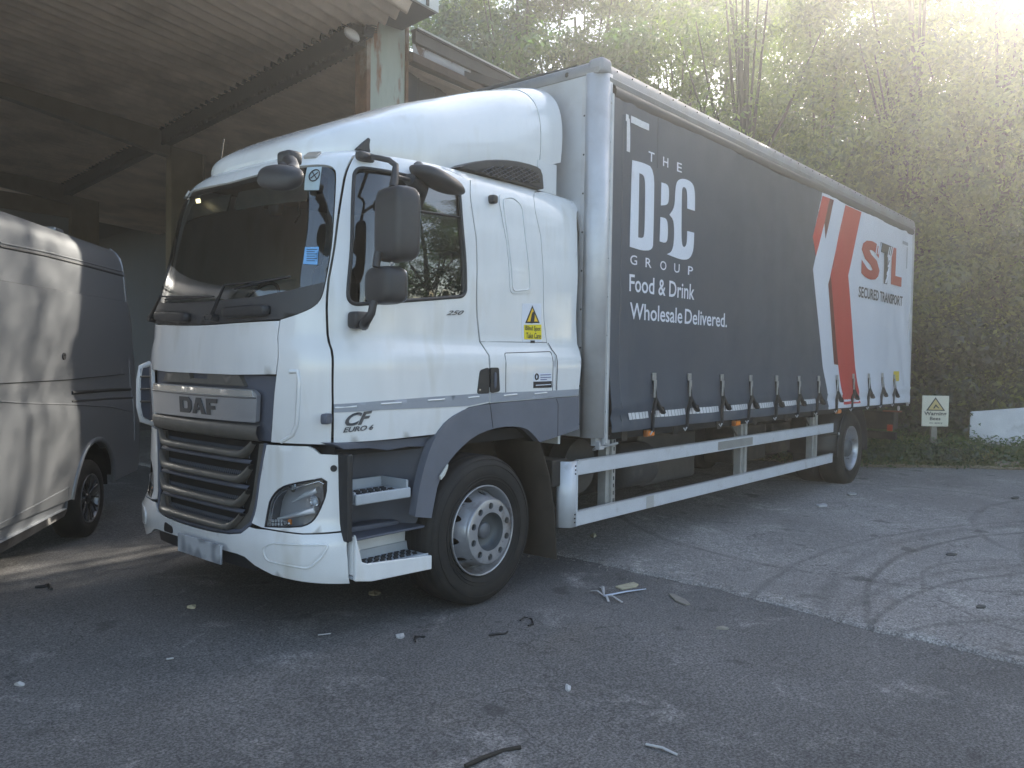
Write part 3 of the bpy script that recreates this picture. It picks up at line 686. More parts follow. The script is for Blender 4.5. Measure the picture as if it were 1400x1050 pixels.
# grille opening outline (near half measured, mirrored)
gh=[(.700,1.135),(.680,1.05),(.652,.92),(.628,.77),(.596,.665),(.53,.612),(.40,.592),(.2,.582),(0,.58)]
hl=[ (0.712,1.133),(1.01,1.138),(1.045,1.125),(1.085,1.095),(1.215,1.09),(1.236,.85),(1.246,.662),(1.0,.648),(.70,.655),(.608,.668),(.638,.77),(.662,.92),(.690,1.05)]
hlamp=[lowI(*q) for q in((361.5,720.5),(366,690),(373,676),(383,666),(400,660),(440,653.5),(447.5,658),(447,675),(441,692),(433,708),(424,717),(408,722))]
hlamp=chaikin(hlamp,1,keep=(0,5,6))
for sg in(1,-1):
    pol=[(a*sg,b) for a,b in hl]; lp=[(a*sg,b) for a,b in hlamp]
    if sg<0: pol=pol[::-1]; lp=lp[::-1]
    HP=patch('headlamp_panel',[pol,lp],lowF,WHITE,T,g=.04,thick=.03)
    HLM=patch('headlamp',[lp],lowF,mat('headlamp_housing',(.38,.39,.42),.3,coat=.5),T,g=.05,off=-.11,thick=.0)
    patch('headlamp_lens',[shrink(lp,.004)],lowF,LENS,HLM,g=.05,off=-.004,thick=0)
    line_on('lens_seal',shrink(lp,.004),lowF,BLK,HLM,r=.0065,off=-.004,closed=True)
    line_on('light_guide_strip',[(q[0],q[1]) for q in shrink(lp,.028)][:11] if sg>0 else shrink(lp,.028)[-11:],lowF,CHROME,HLM,r=.005,off=-.015)
    side=MB()
    # housing wall between panel and back
    lpr=resample(lp,.05); A=[lowF(*p) for p in lpr]; 
    B=[]
    for p in lpr:
        q=np.array(lowF(*p)); a_=np.array(lowF(p[0]+.001,p[1]))-q; b_=np.array(lowF(p[0],p[1]+.001))-q; nn=np.cross(a_,b_); nn/=np.linalg.norm(nn); B.append(q-nn*.11)
    m=len(A); side.add(A+B,[(i,(i+1)%m,(i+1)%m+m,i+m) for i in range(m)],True); side.build('lamp_bezel',mat('bezel_silver',(.25,.26,.28),.25,metal=.7),HLM)
    f=lambda s,z,o: np.array(lowF(s*sg,z))+np.array((.0,0,0))+ (lambda q:q)(np.array((o*.8,o*.35*sg,0)))
    # chrome reflector fins, projector bowls, indicator
    def hp_(px,py,o):
        s,z=lowI(px,py); return f(s,z,o)
    for (x0,y0,x1,y1,x2,y2,rr) in((374,711,405,704,429,698,.040),(394,688,414,677,431,671,.032)):
        MB().tube([hp_(x0,y0,.055),hp_(x1,y1,.045),hp_(x2,y2,.04)],[rr*.3,rr*.9,rr*1.1],12,flat=.55).build('chrome_reflector_fin',mat('bright_reflector',(.85,.88,.92),.18,metal=.35,coat=.6),HLM)
    for px_,py_,r_ in((424,688,.040),(395,668,.030)):
        c=hp_(px_,py_,.07); bw=MB(); bw.lathe([(0,.03),(.4*r_,.022),(.8*r_,.008),(r_,-.012)],axis='x',n=24); 
        bw.v=[(v[0]+c[0],v[1]+c[1],v[2]+c[2]) for v in bw.v]; bw.build('lamp_bowl',CHROME,HLM)
        MB().blob(c+np.array((-.005,0,0)),(.012,0,0),(0,r_*.45,0),(0,0,r_*.45),n=2).build('projector_bulb',mat('lamp_glass_bright',(.6,.7,.8),.08,coat=1),HLM)
    MB().blob(hp_(393,715,.03),(.01,0,0),(0,.014,0),(0,0,.018),n=3).build('amber_bulb',ORANGE,HLM)
    MB().blob(hp_(388,717,.035),(.01,0,0),(0,.035,0),(0,0,.014),n=4).build('indicator_reflector',CHROME,HLM)
    mbb=MB()
    for k in range(5):
        for j in range(2): mbb.blob(hp_(366+4*k,713+5*j,.025),(.005,0,0),(0,.008,0),(0,0,.009),n=4,u=8,v=6)
    mbb.build('daytime_lamp_cluster',mat('led_lens',(.6,.62,.65),.1,coat=1),HLM)
    mbb=MB(); mbb.cyl(np.array(lowF(1.165*sg,1.015))+np.array((-.003,-.004*sg,0)),np.array(lowF(1.165*sg,1.015))+np.array((.02,.02*sg,0)),.019,18); mbb.build('bumper_plug',BLK,HP)
    # bumper wing
    bl=[(.596,.645),(.65,.642),(.75,.646),(1.0,.640),(1.255,.652),(1.272,.50),(1.268,.352),(1.0,.372),(.80,.392),(.66,.430),(.575,.470),(.50,.478),(.36,.478),(.30,.478),(.30,.574),(.42,.582),(.53,.600)]
    bl=[(a*sg,b) for a,b in bl]; bl=bl[::-1] if sg<0 else bl
    BW=patch('bumper_corner',[bl],lowF,WHITE,T,g=.035,thick=.05)
    rec=rpoly([(a*sg,b) for a,b in[(.735,.545),(.80,.580),(1.165,.590),(1.13,.52),(1.05,.452),(.76,.475)]],.03,5)
    if sg<0: rec=rec[::-1]
    line_on('fog_lamp_blank_rim',rec,lowF,WHITE,BW,r=.008,off=.0,closed=True)
    patch('fog_lamp_blank',shrink(rec,.022),lowF,WHITE,BW,g=.05,off=.005,thick=.006,bevel=.004)
# centre bumper strip
patch('bumper_centre',[[(-.296,.478),(.296,.478),(.296,.573),(.15,.568),(0,.566),(-.15,.568),(-.296,.573)]],lowF,WHITE,T,g=.05,thick=.05)
mb=MB()
patch('bumper_valance',[[(-.62,.36),(.62,.36),(.60,.48),(-.60,.48)]],lowF,BLACKP,T,g=.06,off=-.04,thick=.03)
patch('tow_eye_cover',rpoly([(-.40,.484),(-.27,.484),(-.27,.53),(-.38,.55)],.02,4),lowF,BLK,T,g=.05,off=.003,thick=.004)
# number plate, lettering unreadable in the photograph: soft grey smudges only
np0=[U(*q,0,-1.475) for q in((247,724),(306,748),(304,773),(249,745))]
pc=sum(np0)/4
PL=MB(); PL.box(-1.495,-1.48,.812,1.322,.412,.527); PLO=PL.build('number_plate',mat('blurred_plate',(.42,.44,.47),.5,col2=(.20,.215,.24),cscale=11,cw=(.40,.60),detail=0),T,bevel=.004)
# grille backing and blades
Gd=[(.705,1.12)]+gh[1:]
gpoly=[p for p in gh]+[(-a,b) for a,b in gh[::-1][1:]]
GB=patch('grille',[gpoly[::-1]],lowF,DARK,T,g=.06,off=-.055,thick=.02)
gtop=[(.755,1.535),(.735,1.38),(.70,1.145),(-.70,1.145),(-.735,1.38),(-.755,1.535)]
GT=patch('upper_grille_surround',[gtop[::-1]],cabF,GREYD,T,g=.06,off=-.035,thick=.02)
line_on('grille_edge_trim',[(a*.99,b+.004) for a,b in gpoly],lowF,GREYD,GB,r=.014,off=-.012)
# frame at the sides of the grille
for sg in(1,-1):
    sp=[(.695,1.13),(.678,1.05),(.650,.92),(.625,.77),(.592,.668),(.53,.618),(.40,.598),(.0,.588),(.0,.635),(.36,.645),(.46,.665),(.52,.72),(.55,.80),(.575,.92),(.60,1.05),(.61,1.13)]
    sp=[(a*sg,b) for a,b in sp]; sp=sp[::-1] if sg>0 else sp
    patch('grille_side_frame',[sp[::1]],lowF,GRILLE,GB,g=.05,off=-.03,thick=.02)
def blade(z,sw,hgt,up,zl=None):
    """curved louvre blade with turned-up ends"""
    mb=MB(); V=[];N=36
    sec=[(0,.0),(-.035,-.006),(-.045,-.03),(-.030,-hgt*.75),(-.0,-hgt),(.03,-hgt)]
    for i in range(N+1):
        s=-sw+2*sw*i/N; t=abs(s)/sw; lift=up*max(0,(t-.80)/.20)**1.6
        for dx,dz in sec:
            q=np.array(lowF(s,max(z+dz*(1-.35*max(0,(t-.8)/.2))+lift,.35))); V.append((q[0]+dx*(1-.5*max(0,(t-.8)/.2)),q[1],q[2]))
    n=len(sec); mb.add(V,[(i*n+j,i*n+j+1,(i+1)*n+j+1,(i+1)*n+j) for i in range(N) for j in range(n-1)],True)
    return mb.build('grille_blade',GRILLE,GB)
for z,sw,h in((1.085,.600,.052),(.935,.575,.052),(.785,.55,.052),(.645,.50,.042)): blade(z,sw,h,.075)
for z,sw in((1.165,.60),(1.02,.575),(.868,.555),(.722,.52)): 
    mb=MB(); V=[];N=30;sec=[(0,.012),(-.018,.0),(-.012,-.012),(.01,-.016)]
    for i in range(N+1):
        s=-sw+2*sw*i/N
        for dx,dz in sec: q=lowF(s,min(z,1.15)+dz); V.append((q[0]+dx+.01,q[1],q[2]))
    if z<1.1: mb.add(V,[(i*4+j,i*4+j+1,(i+1)*4+j+1,(i+1)*4+j) for i in range(N) for j in range(3)],True); mb.build('grille_crossbar',GREYD,GB)
# honeycomb mesh between blades
mb=MB()
for z0,z1,sw in((1.035,1.10,.53),(.885,.955,.51),(.735,.800,.49),(.610,.665,.42)):
    for i in range(int(2*sw/.022)):
        s=-sw+.022*i
        for a,b in((z0,z1),):
            for d in(.02,-.02):
                p0=lowF(s,a);p1=lowF(s+d,b); mb.tube([(p0[0]+.035,p0[1],p0[2]),(p1[0]+.035,p1[1],p1[2])],.0028,3,cap=False)
mb.build('grille_mesh',GREYP,GB,kind='stuff')
# upper grille: plinth, brushed plate with letters, chrome lower bar
up=[(-.45,1.525),(-.12,1.535),(-.10,1.50),(.10,1.50),(.12,1.535),(.45,1.53),(.50,1.47),(-.50,1.47)]
patch('upper_grille_plinth',[up[::-1]],cabF,GRILLE,GT,g=.06,off=-.008,thick=.03)
# plate: two facets
PT=patch('brand_plate',[rpoly([(-.615,1.255),(.62,1.262),(.64,1.425),(.60,1.452),(-.60,1.455),(-.635,1.425)],.012,3)],cabF,PLATEM,GT,g=.05,off=.022,thick=.03,bevel=.004)
line_on('plate_crease',[(-.63,1.405),(0,1.40),(.632,1.404)],cabF,mat('plate_crease_grey',(.2,.2,.21),.4,metal=.6),PT,r=.005,off=.021)
patch('plate_upper_facet',[[(-.60,1.412),(.61,1.412),(.60,1.446),(-.595,1.448)]],cabF,mat('polished_silver',(.72,.70,.66),.25,metal=.8),PT,g=.05,off=.026,thick=.003)
dm=MB()
def dl(poly,holes=()): patch_geo([poly]+list(holes),cabF,.05,.029,.008,mb=dm)
z0,z1=1.285,1.385; L0=-.02
def LX(a): return -.178+a*1.13
dl([(LX(0),z0),(LX(.10),z0),(LX(.128),z0+.025),(LX(.128),z1-.025),(LX(.10),z1),(LX(0),z1)],[[(LX(.036),z0+.026),(LX(.085),z0+.026),(LX(.092),z0+.035),(LX(.092),z1-.035),(LX(.085),z1-.026),(LX(.036),z1-.026)]])
dl([(LX(.140),z0),(LX(.178),z0),(LX(.183),z0+.022),(LX(.212),z0+.022),(LX(.212),z0+.040),(LX(.192),z0+.040),(LX(.208),z1-.03),(LX(.238),z0),(LX(.278),z0),(LX(.232),z1),(LX(.186),z1)])
dl([(LX(.290),z0),(LX(.326),z0),(LX(.326),z0+.034),(LX(.375),z0+.034),(LX(.375),z0+.058),(LX(.326),z0+.058),(LX(.326),z1-.026),(LX(.395),z1-.026),(LX(.400),z1),(LX(.290),z1)])
for i,v in enumerate(dm.v): pass
dm.build('plate_lettering',mat('letter_grey',(.06,.06,.063),.4),PT,recalc=False)
mb=MB(); V=[];N=36;sec=[(.0,1.246),(-.03,1.238),(-.038,1.20),(-.02,1.155),(.01,1.146)]
for i in range(N+1):
    s=-.64+1.28*i/N
    for dx,z in sec: q=cabF(s,z); V.append((q[0]+dx,q[1],q[2]))
mb.add(V,[(i*5+j,i*5+j+1,(i+1)*5+j+1,(i+1)*5+j) for i in range(N) for j in range(4)],True); mb.build('grille_bar',GRILLE,GT)
MB().box(-1.36,-1.3,CYC-.1,CYC+.1,1.50,1.535).build('hood_latch_recess',BLK,GT)
MB().box(-1.20,-.95,.60,1.9,.45,1.10).build('radiator_block',DARK,T)
# ============ steps and wheel arch
yS=.075
sp_=lambda L,y=yS:[(U(a,b,1,y)[0],U(a,b,1,y)[2]) for a,b in L]
arch=sp_([(597.4,594.5),(613,573.2),(641,557.3),(669,552.3),(759.5,544.4),(791.5,541.8),(791.5,586.5),(761,597.4),(738,604.5),(729.5,594),(719,585),(698,582.3),(673,586),(648.5,596),(627,615),(610,636),(599,661),(594,685.5),(590,708.5),(567.4,706.7),(570,690),(573,671),(579,643),(588.6,611.5)])
ARCH=patch('wheel_arch_flare',[chaikin(arch,1,keep=(4,5,6,7,8,18,19))[::-1]],planeY(yS),GREYP,T,g=.06,off=0,thick=.06,bevel=.014)
line_on('fender_seam',sp_([(669.8,552),(671,560),(674,585)]),planeY(yS),BLK,ARCH,r=.003,off=0)
line_on('fender_seam',sp_([(760.5,545),(763,552),(762.5,596)]),planeY(yS),BLK,ARCH,r=.003,off=0)
# inner arch liner: swept sheet
arc=arch[8:19]; mb=MB(); n=len(arc)
mb.add([(a,yS+.055,b) for a,b in arc]+[(a,.62,b) for a,b in arc],[(i,i+1,i+1+n,i+n) for i in range(n-1)],True); mb.build('wheel_arch_liner',CHASS,T)
# step well: back wall, top, ribbed sides
xa=U(476,680,1,.12)[0]; xb=arch[19][0]
wz0,wz1=.60,1.17
mb=MB(); wv=[( -1.10,.40),( -.95,.46),(-.72,.44),(-.56,.30),(-.43,.13)]
n=len(wv); mb.add([(a,b,wz0) for a,b in wv]+[(a,b,wz1) for a,b in wv],[(i,i+1,i+1+n,i+n) for i in range(n-1)],True); SWL=mb.build('step_well',GREYD,T)
MB().box(-1.10,-.43,.13,.45,.585,.60).build('step_well_floor',GREYD,SWL,bevel=.004)
MB().box(-1.135,-1.095,.085,.45,.60,1.10).build('step_well_side',BLACKP,T,bevel=.01)
# door sill trim strip under door
sw2=sp_([(455,607),(597,596),(589,611),(560,611),(530,616),(505,613),(470,615)],.14)
MB().prism(sw2,'y',.14,.40).build('door_sill_trim',GREYD,T,bevel=.006)
# grab line above step, upper step tray
def tray(name,px,yf,depth,mwall,mtread,h):
    """px: front face quad (left-bottom,right-bottom,right-top,left-top)"""
    q=[U(a,b,1,yf) for a,b in px]; x0=(q[0][0]+q[3][0])/2;x1=(q[1][0]+q[2][0])/2; z0=(q[0][2]+q[1][2])/2; z1=(q[2][2]+q[3][2])/2
    O=MB()
    O.box(x0,x1,yf,yf+.022,z0,z1); O.box(x0,x1,yf+.022,yf+depth,z0,z0+.02); O.box(x0,x0+.018,yf+.022,yf+depth,z0+.02,z1+h*.3); O.box(x1-.018,x1,yf+.022,yf+depth,z0+.02,z1+h)
    O.box(x0+.018,x1-.018,yf+depth-.02,yf+depth,z0+.02,z1+h)
    ob=O.build(name,mwall,T,bevel=.008)
    TR=MB().box(x0+.022,x1-.022,yf+.026,yf+depth-.024,z0+.022,z1-.014).build('step_tread',mtread,ob,bevel=.004)
    g=MB(); nx=int((x1-x0-.08)/.05); ny=int((depth-.09)/.038)
    for i in range(nx):
        for j in range(ny):
            cx=x0+.055+i*.05+(j%2)*.018; cy=yf+.055+j*.038
            g.box(cx,cx+.032,cy,cy+.010,z1-.016,z1-.005)
    g.build('tread_grip_lug',BLACKP,ob,kind='stuff')
    return ob
tray('upper_step',[(487,692),(561,680),(563,666),(487,677)],.10,.27,SKIRT,SKIRT,.045)
# lower step, white with grey tread, follows the bumper
q=[U(a,b,1,.075) for a,b in((480,797),(590,776),(590,752),(484,772))]
x0,x1=-1.085,U(590,760,1,.075)[0]
O=MB()
O.prism([(x0,.372),(x0+.12,.348),(x1,.330),(x1,.418),(x0+.09,.458),(x0+.05,.475),(x0+.012,.60),(x0,.64)],'y',.070,.095); 
LS=O.build('lower_step',WHITE,T,bevel=.012)
MB().prism([(x0,.40),(x1,.40),(x1,.585),(x0,.60)],'y',.30,.32).build('step_back_panel',WHITE,LS,bevel=.006)
MB().prism([(.095,.40),(.30,.40),(.30,.63),(.095,.62)],'x',x0,x0+.02).build('step_end_panel',WHITE,LS,bevel=.004)
MB().box(x0,x1,.10,.30,.375,.395).build('step_tray',SKIRT,LS,bevel=.004)
MB().prism([(x0+.03,.602),(x1-.10,.594),(x1-.10,.625),(x0+.03,.64)],'y',.27,.38).build('step_upper_lip',GREYD,LS,bevel=.008)
MB().prism([(.097,.40),(.097,.432),(.11,.424),(.28,.424),(.285,.48),(.299,.48),(.299,.40)],'x',x0+.04,x1-.005).build('step_tread',SKIRT,LS,bevel=.005)
g=MB()
for i in range(10):
    for j in range(5):
        cx=x0+.10+i*.052+(j%2)*.02; cy=.145+j*.028
        if cx<x1-.06: g.box(cx,cx+.03,cy,cy+.01,.423,.432)
g.build('tread_grip_lug',BLACKP,LS,kind='stuff')
# reflector on the arch and stalk
MB().prism(sp_([(600,651),(607,640),(611,634),(610,640),(606,650),(601,656)],.066),'y',.05,.066).build('side_reflector',mat('clear_reflector',(.55,.55,.52),.25,coat=.6),T,bevel=.003)
# mud flap behind the front wheel
fl=[(737,603),(748,612),(752,640),(757,700),(762,764),(724,760),(727,700),(724,640)]
mb=MB(); V=[]; 
A=[U(737,603,1,.10),U(750,650,1,.10),U(757,700,1,.10),U(760,765,1,.10)]
for p in A: V+=[(p[0],.10,p[2]),(p[0]-.02,.55,p[2]+.0),(p[0]+.015,.10,p[2]),(p[0]-.005,.55,p[2])]
for i in range(3):
    a=i*4;b=a+4; mb.add(V[a:a+4]+V[b:b+4],[(0,1,5,4),(2,6,7,3),(0,4,6,2),(1,3,7,5)],True)
mb.build('mud_flap',mat('mudflap_rubber',(.035,.028,.022),.8,var=.25,vscale=5),T)

# ============ wheels
def wheel_front(at,name='front_wheel',rear=False):
    o=MB().lathe([(.300,.025),(.33,.004),(.37,-.012),(.42,-.014),(.462,.0),(.492,.022),(.502,.05),(.502,.26),(.492,.29),(.45,.31),(.33,.30),(.30,.28)],n=96)
    tread=o
    W=o.build('wheel' if False else name,TYRE,T,at=at)
    g=MB()
    for r_ in(.345,.365,.440,.478):
        g.lathe([(r_-.0025,-.011 if r_<.47 else .008),(r_,-.0165 if r_<.47 else .003),(r_+.0025,-.011 if r_<.47 else .008)],n=96)
    g.build('sidewall_ring',TYRE,W,at=at)
    g=MB()
    for yy in(.085,.135,.185,.235): g.lathe([(.5035,yy-.006),(.4995,yy-.004),(.4995,yy+.004),(.5035,yy+.006)],n=96)
    g.build('tread_groove',BLK,W,at=at)
    if not rear:
        MB().lathe([(.301,.022),(.305,.002),(.298,-.002),(.292,.006),(.286,.05),(.272,.085),(.262,.10),(.262,.26)],n=96).build('rim_flange',RIMM,W,at=at)
        dep=prof([(.08,-.06),(.215,-.055),(.225,-.035),(.235,.02),(.262,.075),(.28,.085)])
        def Fd(a,b):
            r=math.hypot(a,b); return (a,dep(r),b)
        circ=lambda r,n=64,c=(0,0):[(c[0]+r*math.cos(2*math.pi*k/n),c[1]+r*math.sin(2*math.pi*k/n)) for k in range(n)]
        def el(ang,rc,ra,rb,n=14):
            out=[]
            for k in range(n):
                t=2*math.pi*k/n; u=rc+ra*math.cos(t); v=rb*math.sin(t); out.append((u*math.cos(ang)-v*math.sin(ang),u*math.sin(ang)+v*math.cos(ang)))
            return out
        holes=[el(2*math.pi*(k+.3)/10,.247,.014,.026) for k in range(10)]
        # conical disc with hand holes
        depc=prof([(.218,-.035),(.228,-.01),(.240,.04),(.262,.085)])
        patch_geo([circ(.263),circ(.216)]+holes,lambda a,b:(a,depc(math.hypot(a,b)),b),.018,0,.012).build('wheel_disc',RIMM,W,at=at,recalc=False)
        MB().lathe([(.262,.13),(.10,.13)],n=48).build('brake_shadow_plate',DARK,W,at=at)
        lug=[el(2*math.pi*(k+.5)/10,.172,.0225,.0225) for k in range(10)]
        patch_geo([circ(.213),circ(.128)]+lug,lambda a,b:(a,-.058+.004*max(0,(math.hypot(a,b)-.195))/.02,b),.02,0,.02).build('hub_cover_ring',RIMM,W,at=at,recalc=False)
        MB().lathe([(.218,-.025),(.218,-.050),(.213,-.057)],n=64).build('hub_cover_edge',RIMM,W,at=at)
        MB().lathe([(.128,-.055),(.124,-.03),(.118,.01),(.10,.02),(0,.02)],n=48).build('hub_recess',mat('hub_dirty_grey',(.10,.11,.12),.5,metal=.3),W,at=at)
        MB().lathe([(.0,-.015),(.045,-.012),(.055,-.004),(.058,.02)],n=32).build('hub_cap',mat('hub_cap_grey',(.13,.14,.16),.45,metal=.3),W,at=at)
        for k in range(10):
            a=2*math.pi*(k+.5)/10; x,z=.172*math.cos(a),.172*math.sin(a)
            nb=MB(); nb.lathe([(0,-.046),(.012,-.046),(.0155,-.042),(.0165,-.03),(.0215,-.028),(.0225,.0)],c=(x,0,z),n=6,sm=False); nb.build('wheel_nut',mat('wheel_nut_steel',(.045,.05,.055),.45,metal=.4),W,at=at)
    else:
        MB().lathe([(.301,.022),(.305,.002),(.298,-.002),(.288,.008),(.275,.06),(.262,.14),(.255,.19),(.20,.215),(.135,.225),(.13,.16),(.11,.145),(0,.145)],n=96).build('rim_flange',RIMM,W,at=at)
        MB().lathe([(.12,.15),(.12,.04),(.10,.02),(0,.02)],n=32).build('axle_hub',mat('hub_dirty_grey',(.10,.11,.12),.5,metal=.3),W,at=at)
    return W
ZR=.502
wheel_front((0,.07,ZR)); 
def mirror_wheel(src,at):
    def cp(o,par):
        c=o.copy(); COL.objects.link(c); c.parent=par
        for ch in [x for x in COL.objects if x.parent==o and x.name!=c.name]: cp(ch,c)
        return c
    c=cp(src,T); c.location=Vector(at)-ORG[T.name]; return c
fw=[o for o in COL.objects if o.name.startswith('front_wheel')][0]
c=mirror_wheel(fw,(0,2.48,ZR)); c.rotation_euler=(0,0,math.pi)
WB=7.4528
rw=wheel_front((WB,.07,ZR),'rear_wheel',True)
c=mirror_wheel(rw,(WB,.40,ZR)); c=mirror_wheel(rw,(WB,2.48,ZR)); c.rotation_euler=(0,0,math.pi)
MB().cyl((0,.5,ZR),(0,2.05,ZR),.07).build('front_axle',CHASS,T)
MB().cyl((WB,.5,ZR),(WB,2.05,ZR),.11).build('rear_axle',CHASS,T)
# ============ chassis
for y in(.83,1.66):
    MB().box(-1.0,9.8,y,y+.07,.72,1.0).build('chassis_rail',CHASS,T,bevel=.006)
mb=MB()
for x in np.arange(1.6,9.8,.85): mb.box(x,x+.08,.02 if not 6.9<x<8 else .5,2.53,1.0,1.075)
mb.build('cross_bearers',CHASS,T)
MB().box(1.25,9.98,.0+.02,2.53,1.076,1.12).build('load_floor',CHASS,T)
# tanks and boxes under the body
mb=MB(); mb.lathe([(0,-.28),(.10,-.275),(.17,-.25),(.20,-.2),(.20,.2),(.17,.25),(.10,.275),(0,.28)],axis='x',n=36); mb.build('air_tank',mat('dirty_tank',(.05,.05,.052),.55,var=.3,vscale=5,col2=(.11,.10,.09),cscale=6,cw=(.5,.7)),T,at=(2.35,.42,.70))
MB().cyl((1.62,.45,.75),(1.62,.62,.75),.23,28).build('silencer_end',mat('silencer_grey',(.09,.085,.08),.6,var=.3),T)
MB().box(2.75,3.9,.55,.82,.42,.95).build('fuel_tank',mat('fuel_tank_alu',(.10,.095,.09),.5,metal=.5,var=.2),T,bevel=.05,seg=3)
MB().box(4.6,5.5,.45,.82,.50,.92).build('battery_box',CHASS,T,bevel=.02)
MB().box(5.8,6.4,.5,.8,.52,.9).build('tool_box',CHASS,T,bevel=.02)
MB().box(.45,2.8,.9,1.6,.35,.95).build('gearbox_block',CHASS,T,bevel=.05)
MB().cyl((2.6,1.25,.62),(WB,1.25,.52),.05).build('propshaft',CHASS,T)
MB().blob((WB,1.25,.5),(.2,0,0),(0,.22,0),(0,0,.2),n=2).build('differential',CHASS,T)
MB().box(-1.0,3.0,2.30,2.42,.36,.92).build('far_side_skirt',CHASS,T)
MB().box(3.0,6.6,2.38,2.44,.36,.9).build('far_side_guard',CHASS,T)
# ============ side guard
GY=.03
zt=lambda x:0
def rail(za,zb,name='guard_rail'): return MB().box(1.010,6.62,GY,GY+.03,za,zb).build(name,ALUP,SG,bevel=.006)
SG=MB().box(.995,1.009,GY-.002,GY+.03,.385,.885).build('side_guard_edge',ALUP,T) 
# curved front post
mb=MB(); V=[];N=10
for i in range(N+1):
    t=i/N; 
    if t<.5: x=.995-.05*t*2; y=GY
    else: a=(t-.5)*2*math.pi/2; x=.945-.07*math.sin(a); y=GY+.10*(1-math.cos(a))
    V+=[(x,y,.385),(x,y,.885)]
mb.add(V,[(2*i,2*i+1,2*i+3,2*i+2) for i in range(N)],True); fp=mb.build('side_guard_front_post',ALUP,T); so_=fp.modifiers.new('s','SOLIDIFY'); so_.thickness=.02
bolts=MB()
for z in(.42,.45,.48,.79,.82,.85): bolts.cyl((.975,GY-.006,z),(.975,GY,z),.006,8)
bolts.build('post_rivets',BLK,fp)
rail(.775,.885); rail(.385,.495)
for o in [x for x in COL.objects if x.name.startswith('guard_rail')]:
    m_=MB(); zz=o.bound_box[1][2]
for z,x0_,x1_ in((.885,1.011,6.615),(.495,1.011,6.615)):
    MB().box(x0_,x1_,GY-.004,GY+.028,z+.001,z+.007).build('rail_top_lip',ALU,SG)
MB().box(3.35,4.15,GY-.003,GY,.79,.87).build('rail_patch_plate',mat('dull_patch_metal',(.30,.30,.29),.5,metal=.3,var=.15),SG)
MB().box(2.02,2.14,GY-.002,GY,.388,.49).build('rail_joint_plate',mat('dull_joint_metal',(.42,.42,.42),.5,metal=.3),SG)
MB().box(.78,.98,.10,.40,.70,.90).build('side_guard_bracket',CHASS,T,bevel=.01)
for x,zt_ in((1.53,1.07),(4.05,1.07),(6.10,1.07)):
    P_=MB(); P_.box(x,x+.05,GY+.035,GY+.075,.40,zt_); P_.box(x-.05,x,GY+.06,GY+.14,.40,zt_); o=P_.build('side_guard_upright',mat('galvanised_steel',(.36,.36,.35),.5,metal=.5,var=.2,vscale=8),T,bevel=.003)
    h=MB()
    if x<2:
        for k in range(9): h.box(x+.018,x+.030,GY+.032,GY+.036,.50+k*.06,.53+k*.06)
        h.build('upright_slots',BLK,o)
    else: MB().prism([(x-.28,1.07),(x-.02,1.07),(x-.02,.86)],'y',GY+.1,GY+.12).build('upright_gusset',mat('gusset_grey',(.10,.095,.085),.6),o)
MB().tube([(1.25,.02,.985),(1.25,.06,.95),(1.55,.03,.985)],.010,6).build('curtain_tensioner_hook',ALU,T)
MB().box(1.24,1.44,.03,.08,.98,1.06).build('tensioner_plate',ALU,T,bevel=.004)
MB().prism([(1.235,.955),(1.30,.955),(1.30,.985),(1.25,.985),(1.25,1.02),(1.235,1.02)],'y',-.01,.03).build('tensioner_lever',ALU,T,bevel=.003)
# ============ box body
ZT=3.975; BX0,BX1=1.19,10.03
BW_=MB().box(BX0+.0,BX0+.03,.10,2.45,1.05,3.90).build('bulkhead',BULK,T)
line=MB()
for y in(.13,.9,1.6): line.box(BX0-.006,BX0,y,y+.05,1.06,3.85)
line.build('bulkhead_strip',ALU,BW_)
# rounded corner posts
def cpost(y,sg,name):
    mb=MB(); V=[];pl=[]
    for i in range(9):
        a=math.pi/2*i/8; pl.append((BX0-.004+.10*(1-math.cos(a))*1.0, y+sg*(.10-.10*math.sin(a))))
    pl=[(BX0-.004,y+sg*.14)]+pl+[(BX0+.140,y)]
    z0,z1=1.045,3.87
    n=len(pl); mb.add([(a,b,z0) for a,b in pl]+[(a,b,z1) for a,b in pl],[(i,i+1,i+1+n,i+n) for i in range(n-1)],True)
    o=mb.build(name,ALU,T); s=o.modifiers.new('s','SOLIDIFY'); s.thickness=.012; s.offset=0
    return o
CP=cpost(0,1,'corner_post'); cpost(2.55,-1,'corner_post')
rv=MB()
for z in np.arange(1.15,3.8,.30): rv.cyl((BX0-.008,.155,z),(BX0-.002,.155,z),.008,8); rv.cyl((1.315,-.006,z+.1),(1.315,.0,z+.1),.006,8)
rv.build('post_rivets',BLK,CP)
MB().box(1.318,1.350,-.014,.02,1.0,3.73).build('curtain_tension_pole',ALU,T,bevel=.006)
MB().box(1.30,1.317,-.006,.02,.99,3.80).build('pole_channel',ALU,T,bevel=.002)
# cant rails and roof
def crail(y0,y1,name):
    mb=MB(); lo=3.80
    s=1 if y0<1 else -1; Y=0 if s>0 else 2.55
    pl=[(Y-.004*s,lo),(Y-.012*s,lo+.04),(Y-.004*s,lo+.045),(Y,3.90),(Y+.02*s,3.945),(Y+.06*s,3.972),(Y+.14*s,ZT),(Y+.14*s,3.90),(Y+.05*s,lo)]
    return mb.prism(pl,'x',BX0+.10,BX1).build(name,mat('rail_grey_aluminium',(.24,.25,.265),.5,metal=.4,var=.15,vscale=4,col2=(.24,.24,.24),cscale=3),T,bevel=.003)
CR=crail(0,.1,'cant_rail'); crail(2.5,2.55,'cant_rail')
rv=MB()
for x in np.arange(1.4,9.9,.22):
    rv.blob((x,-.0,3.915),(.007,0,0),(0,.006,0),(0,0,.007),n=2,u=6,v=4)
rv.build('rail_rivets',BLK,CR)
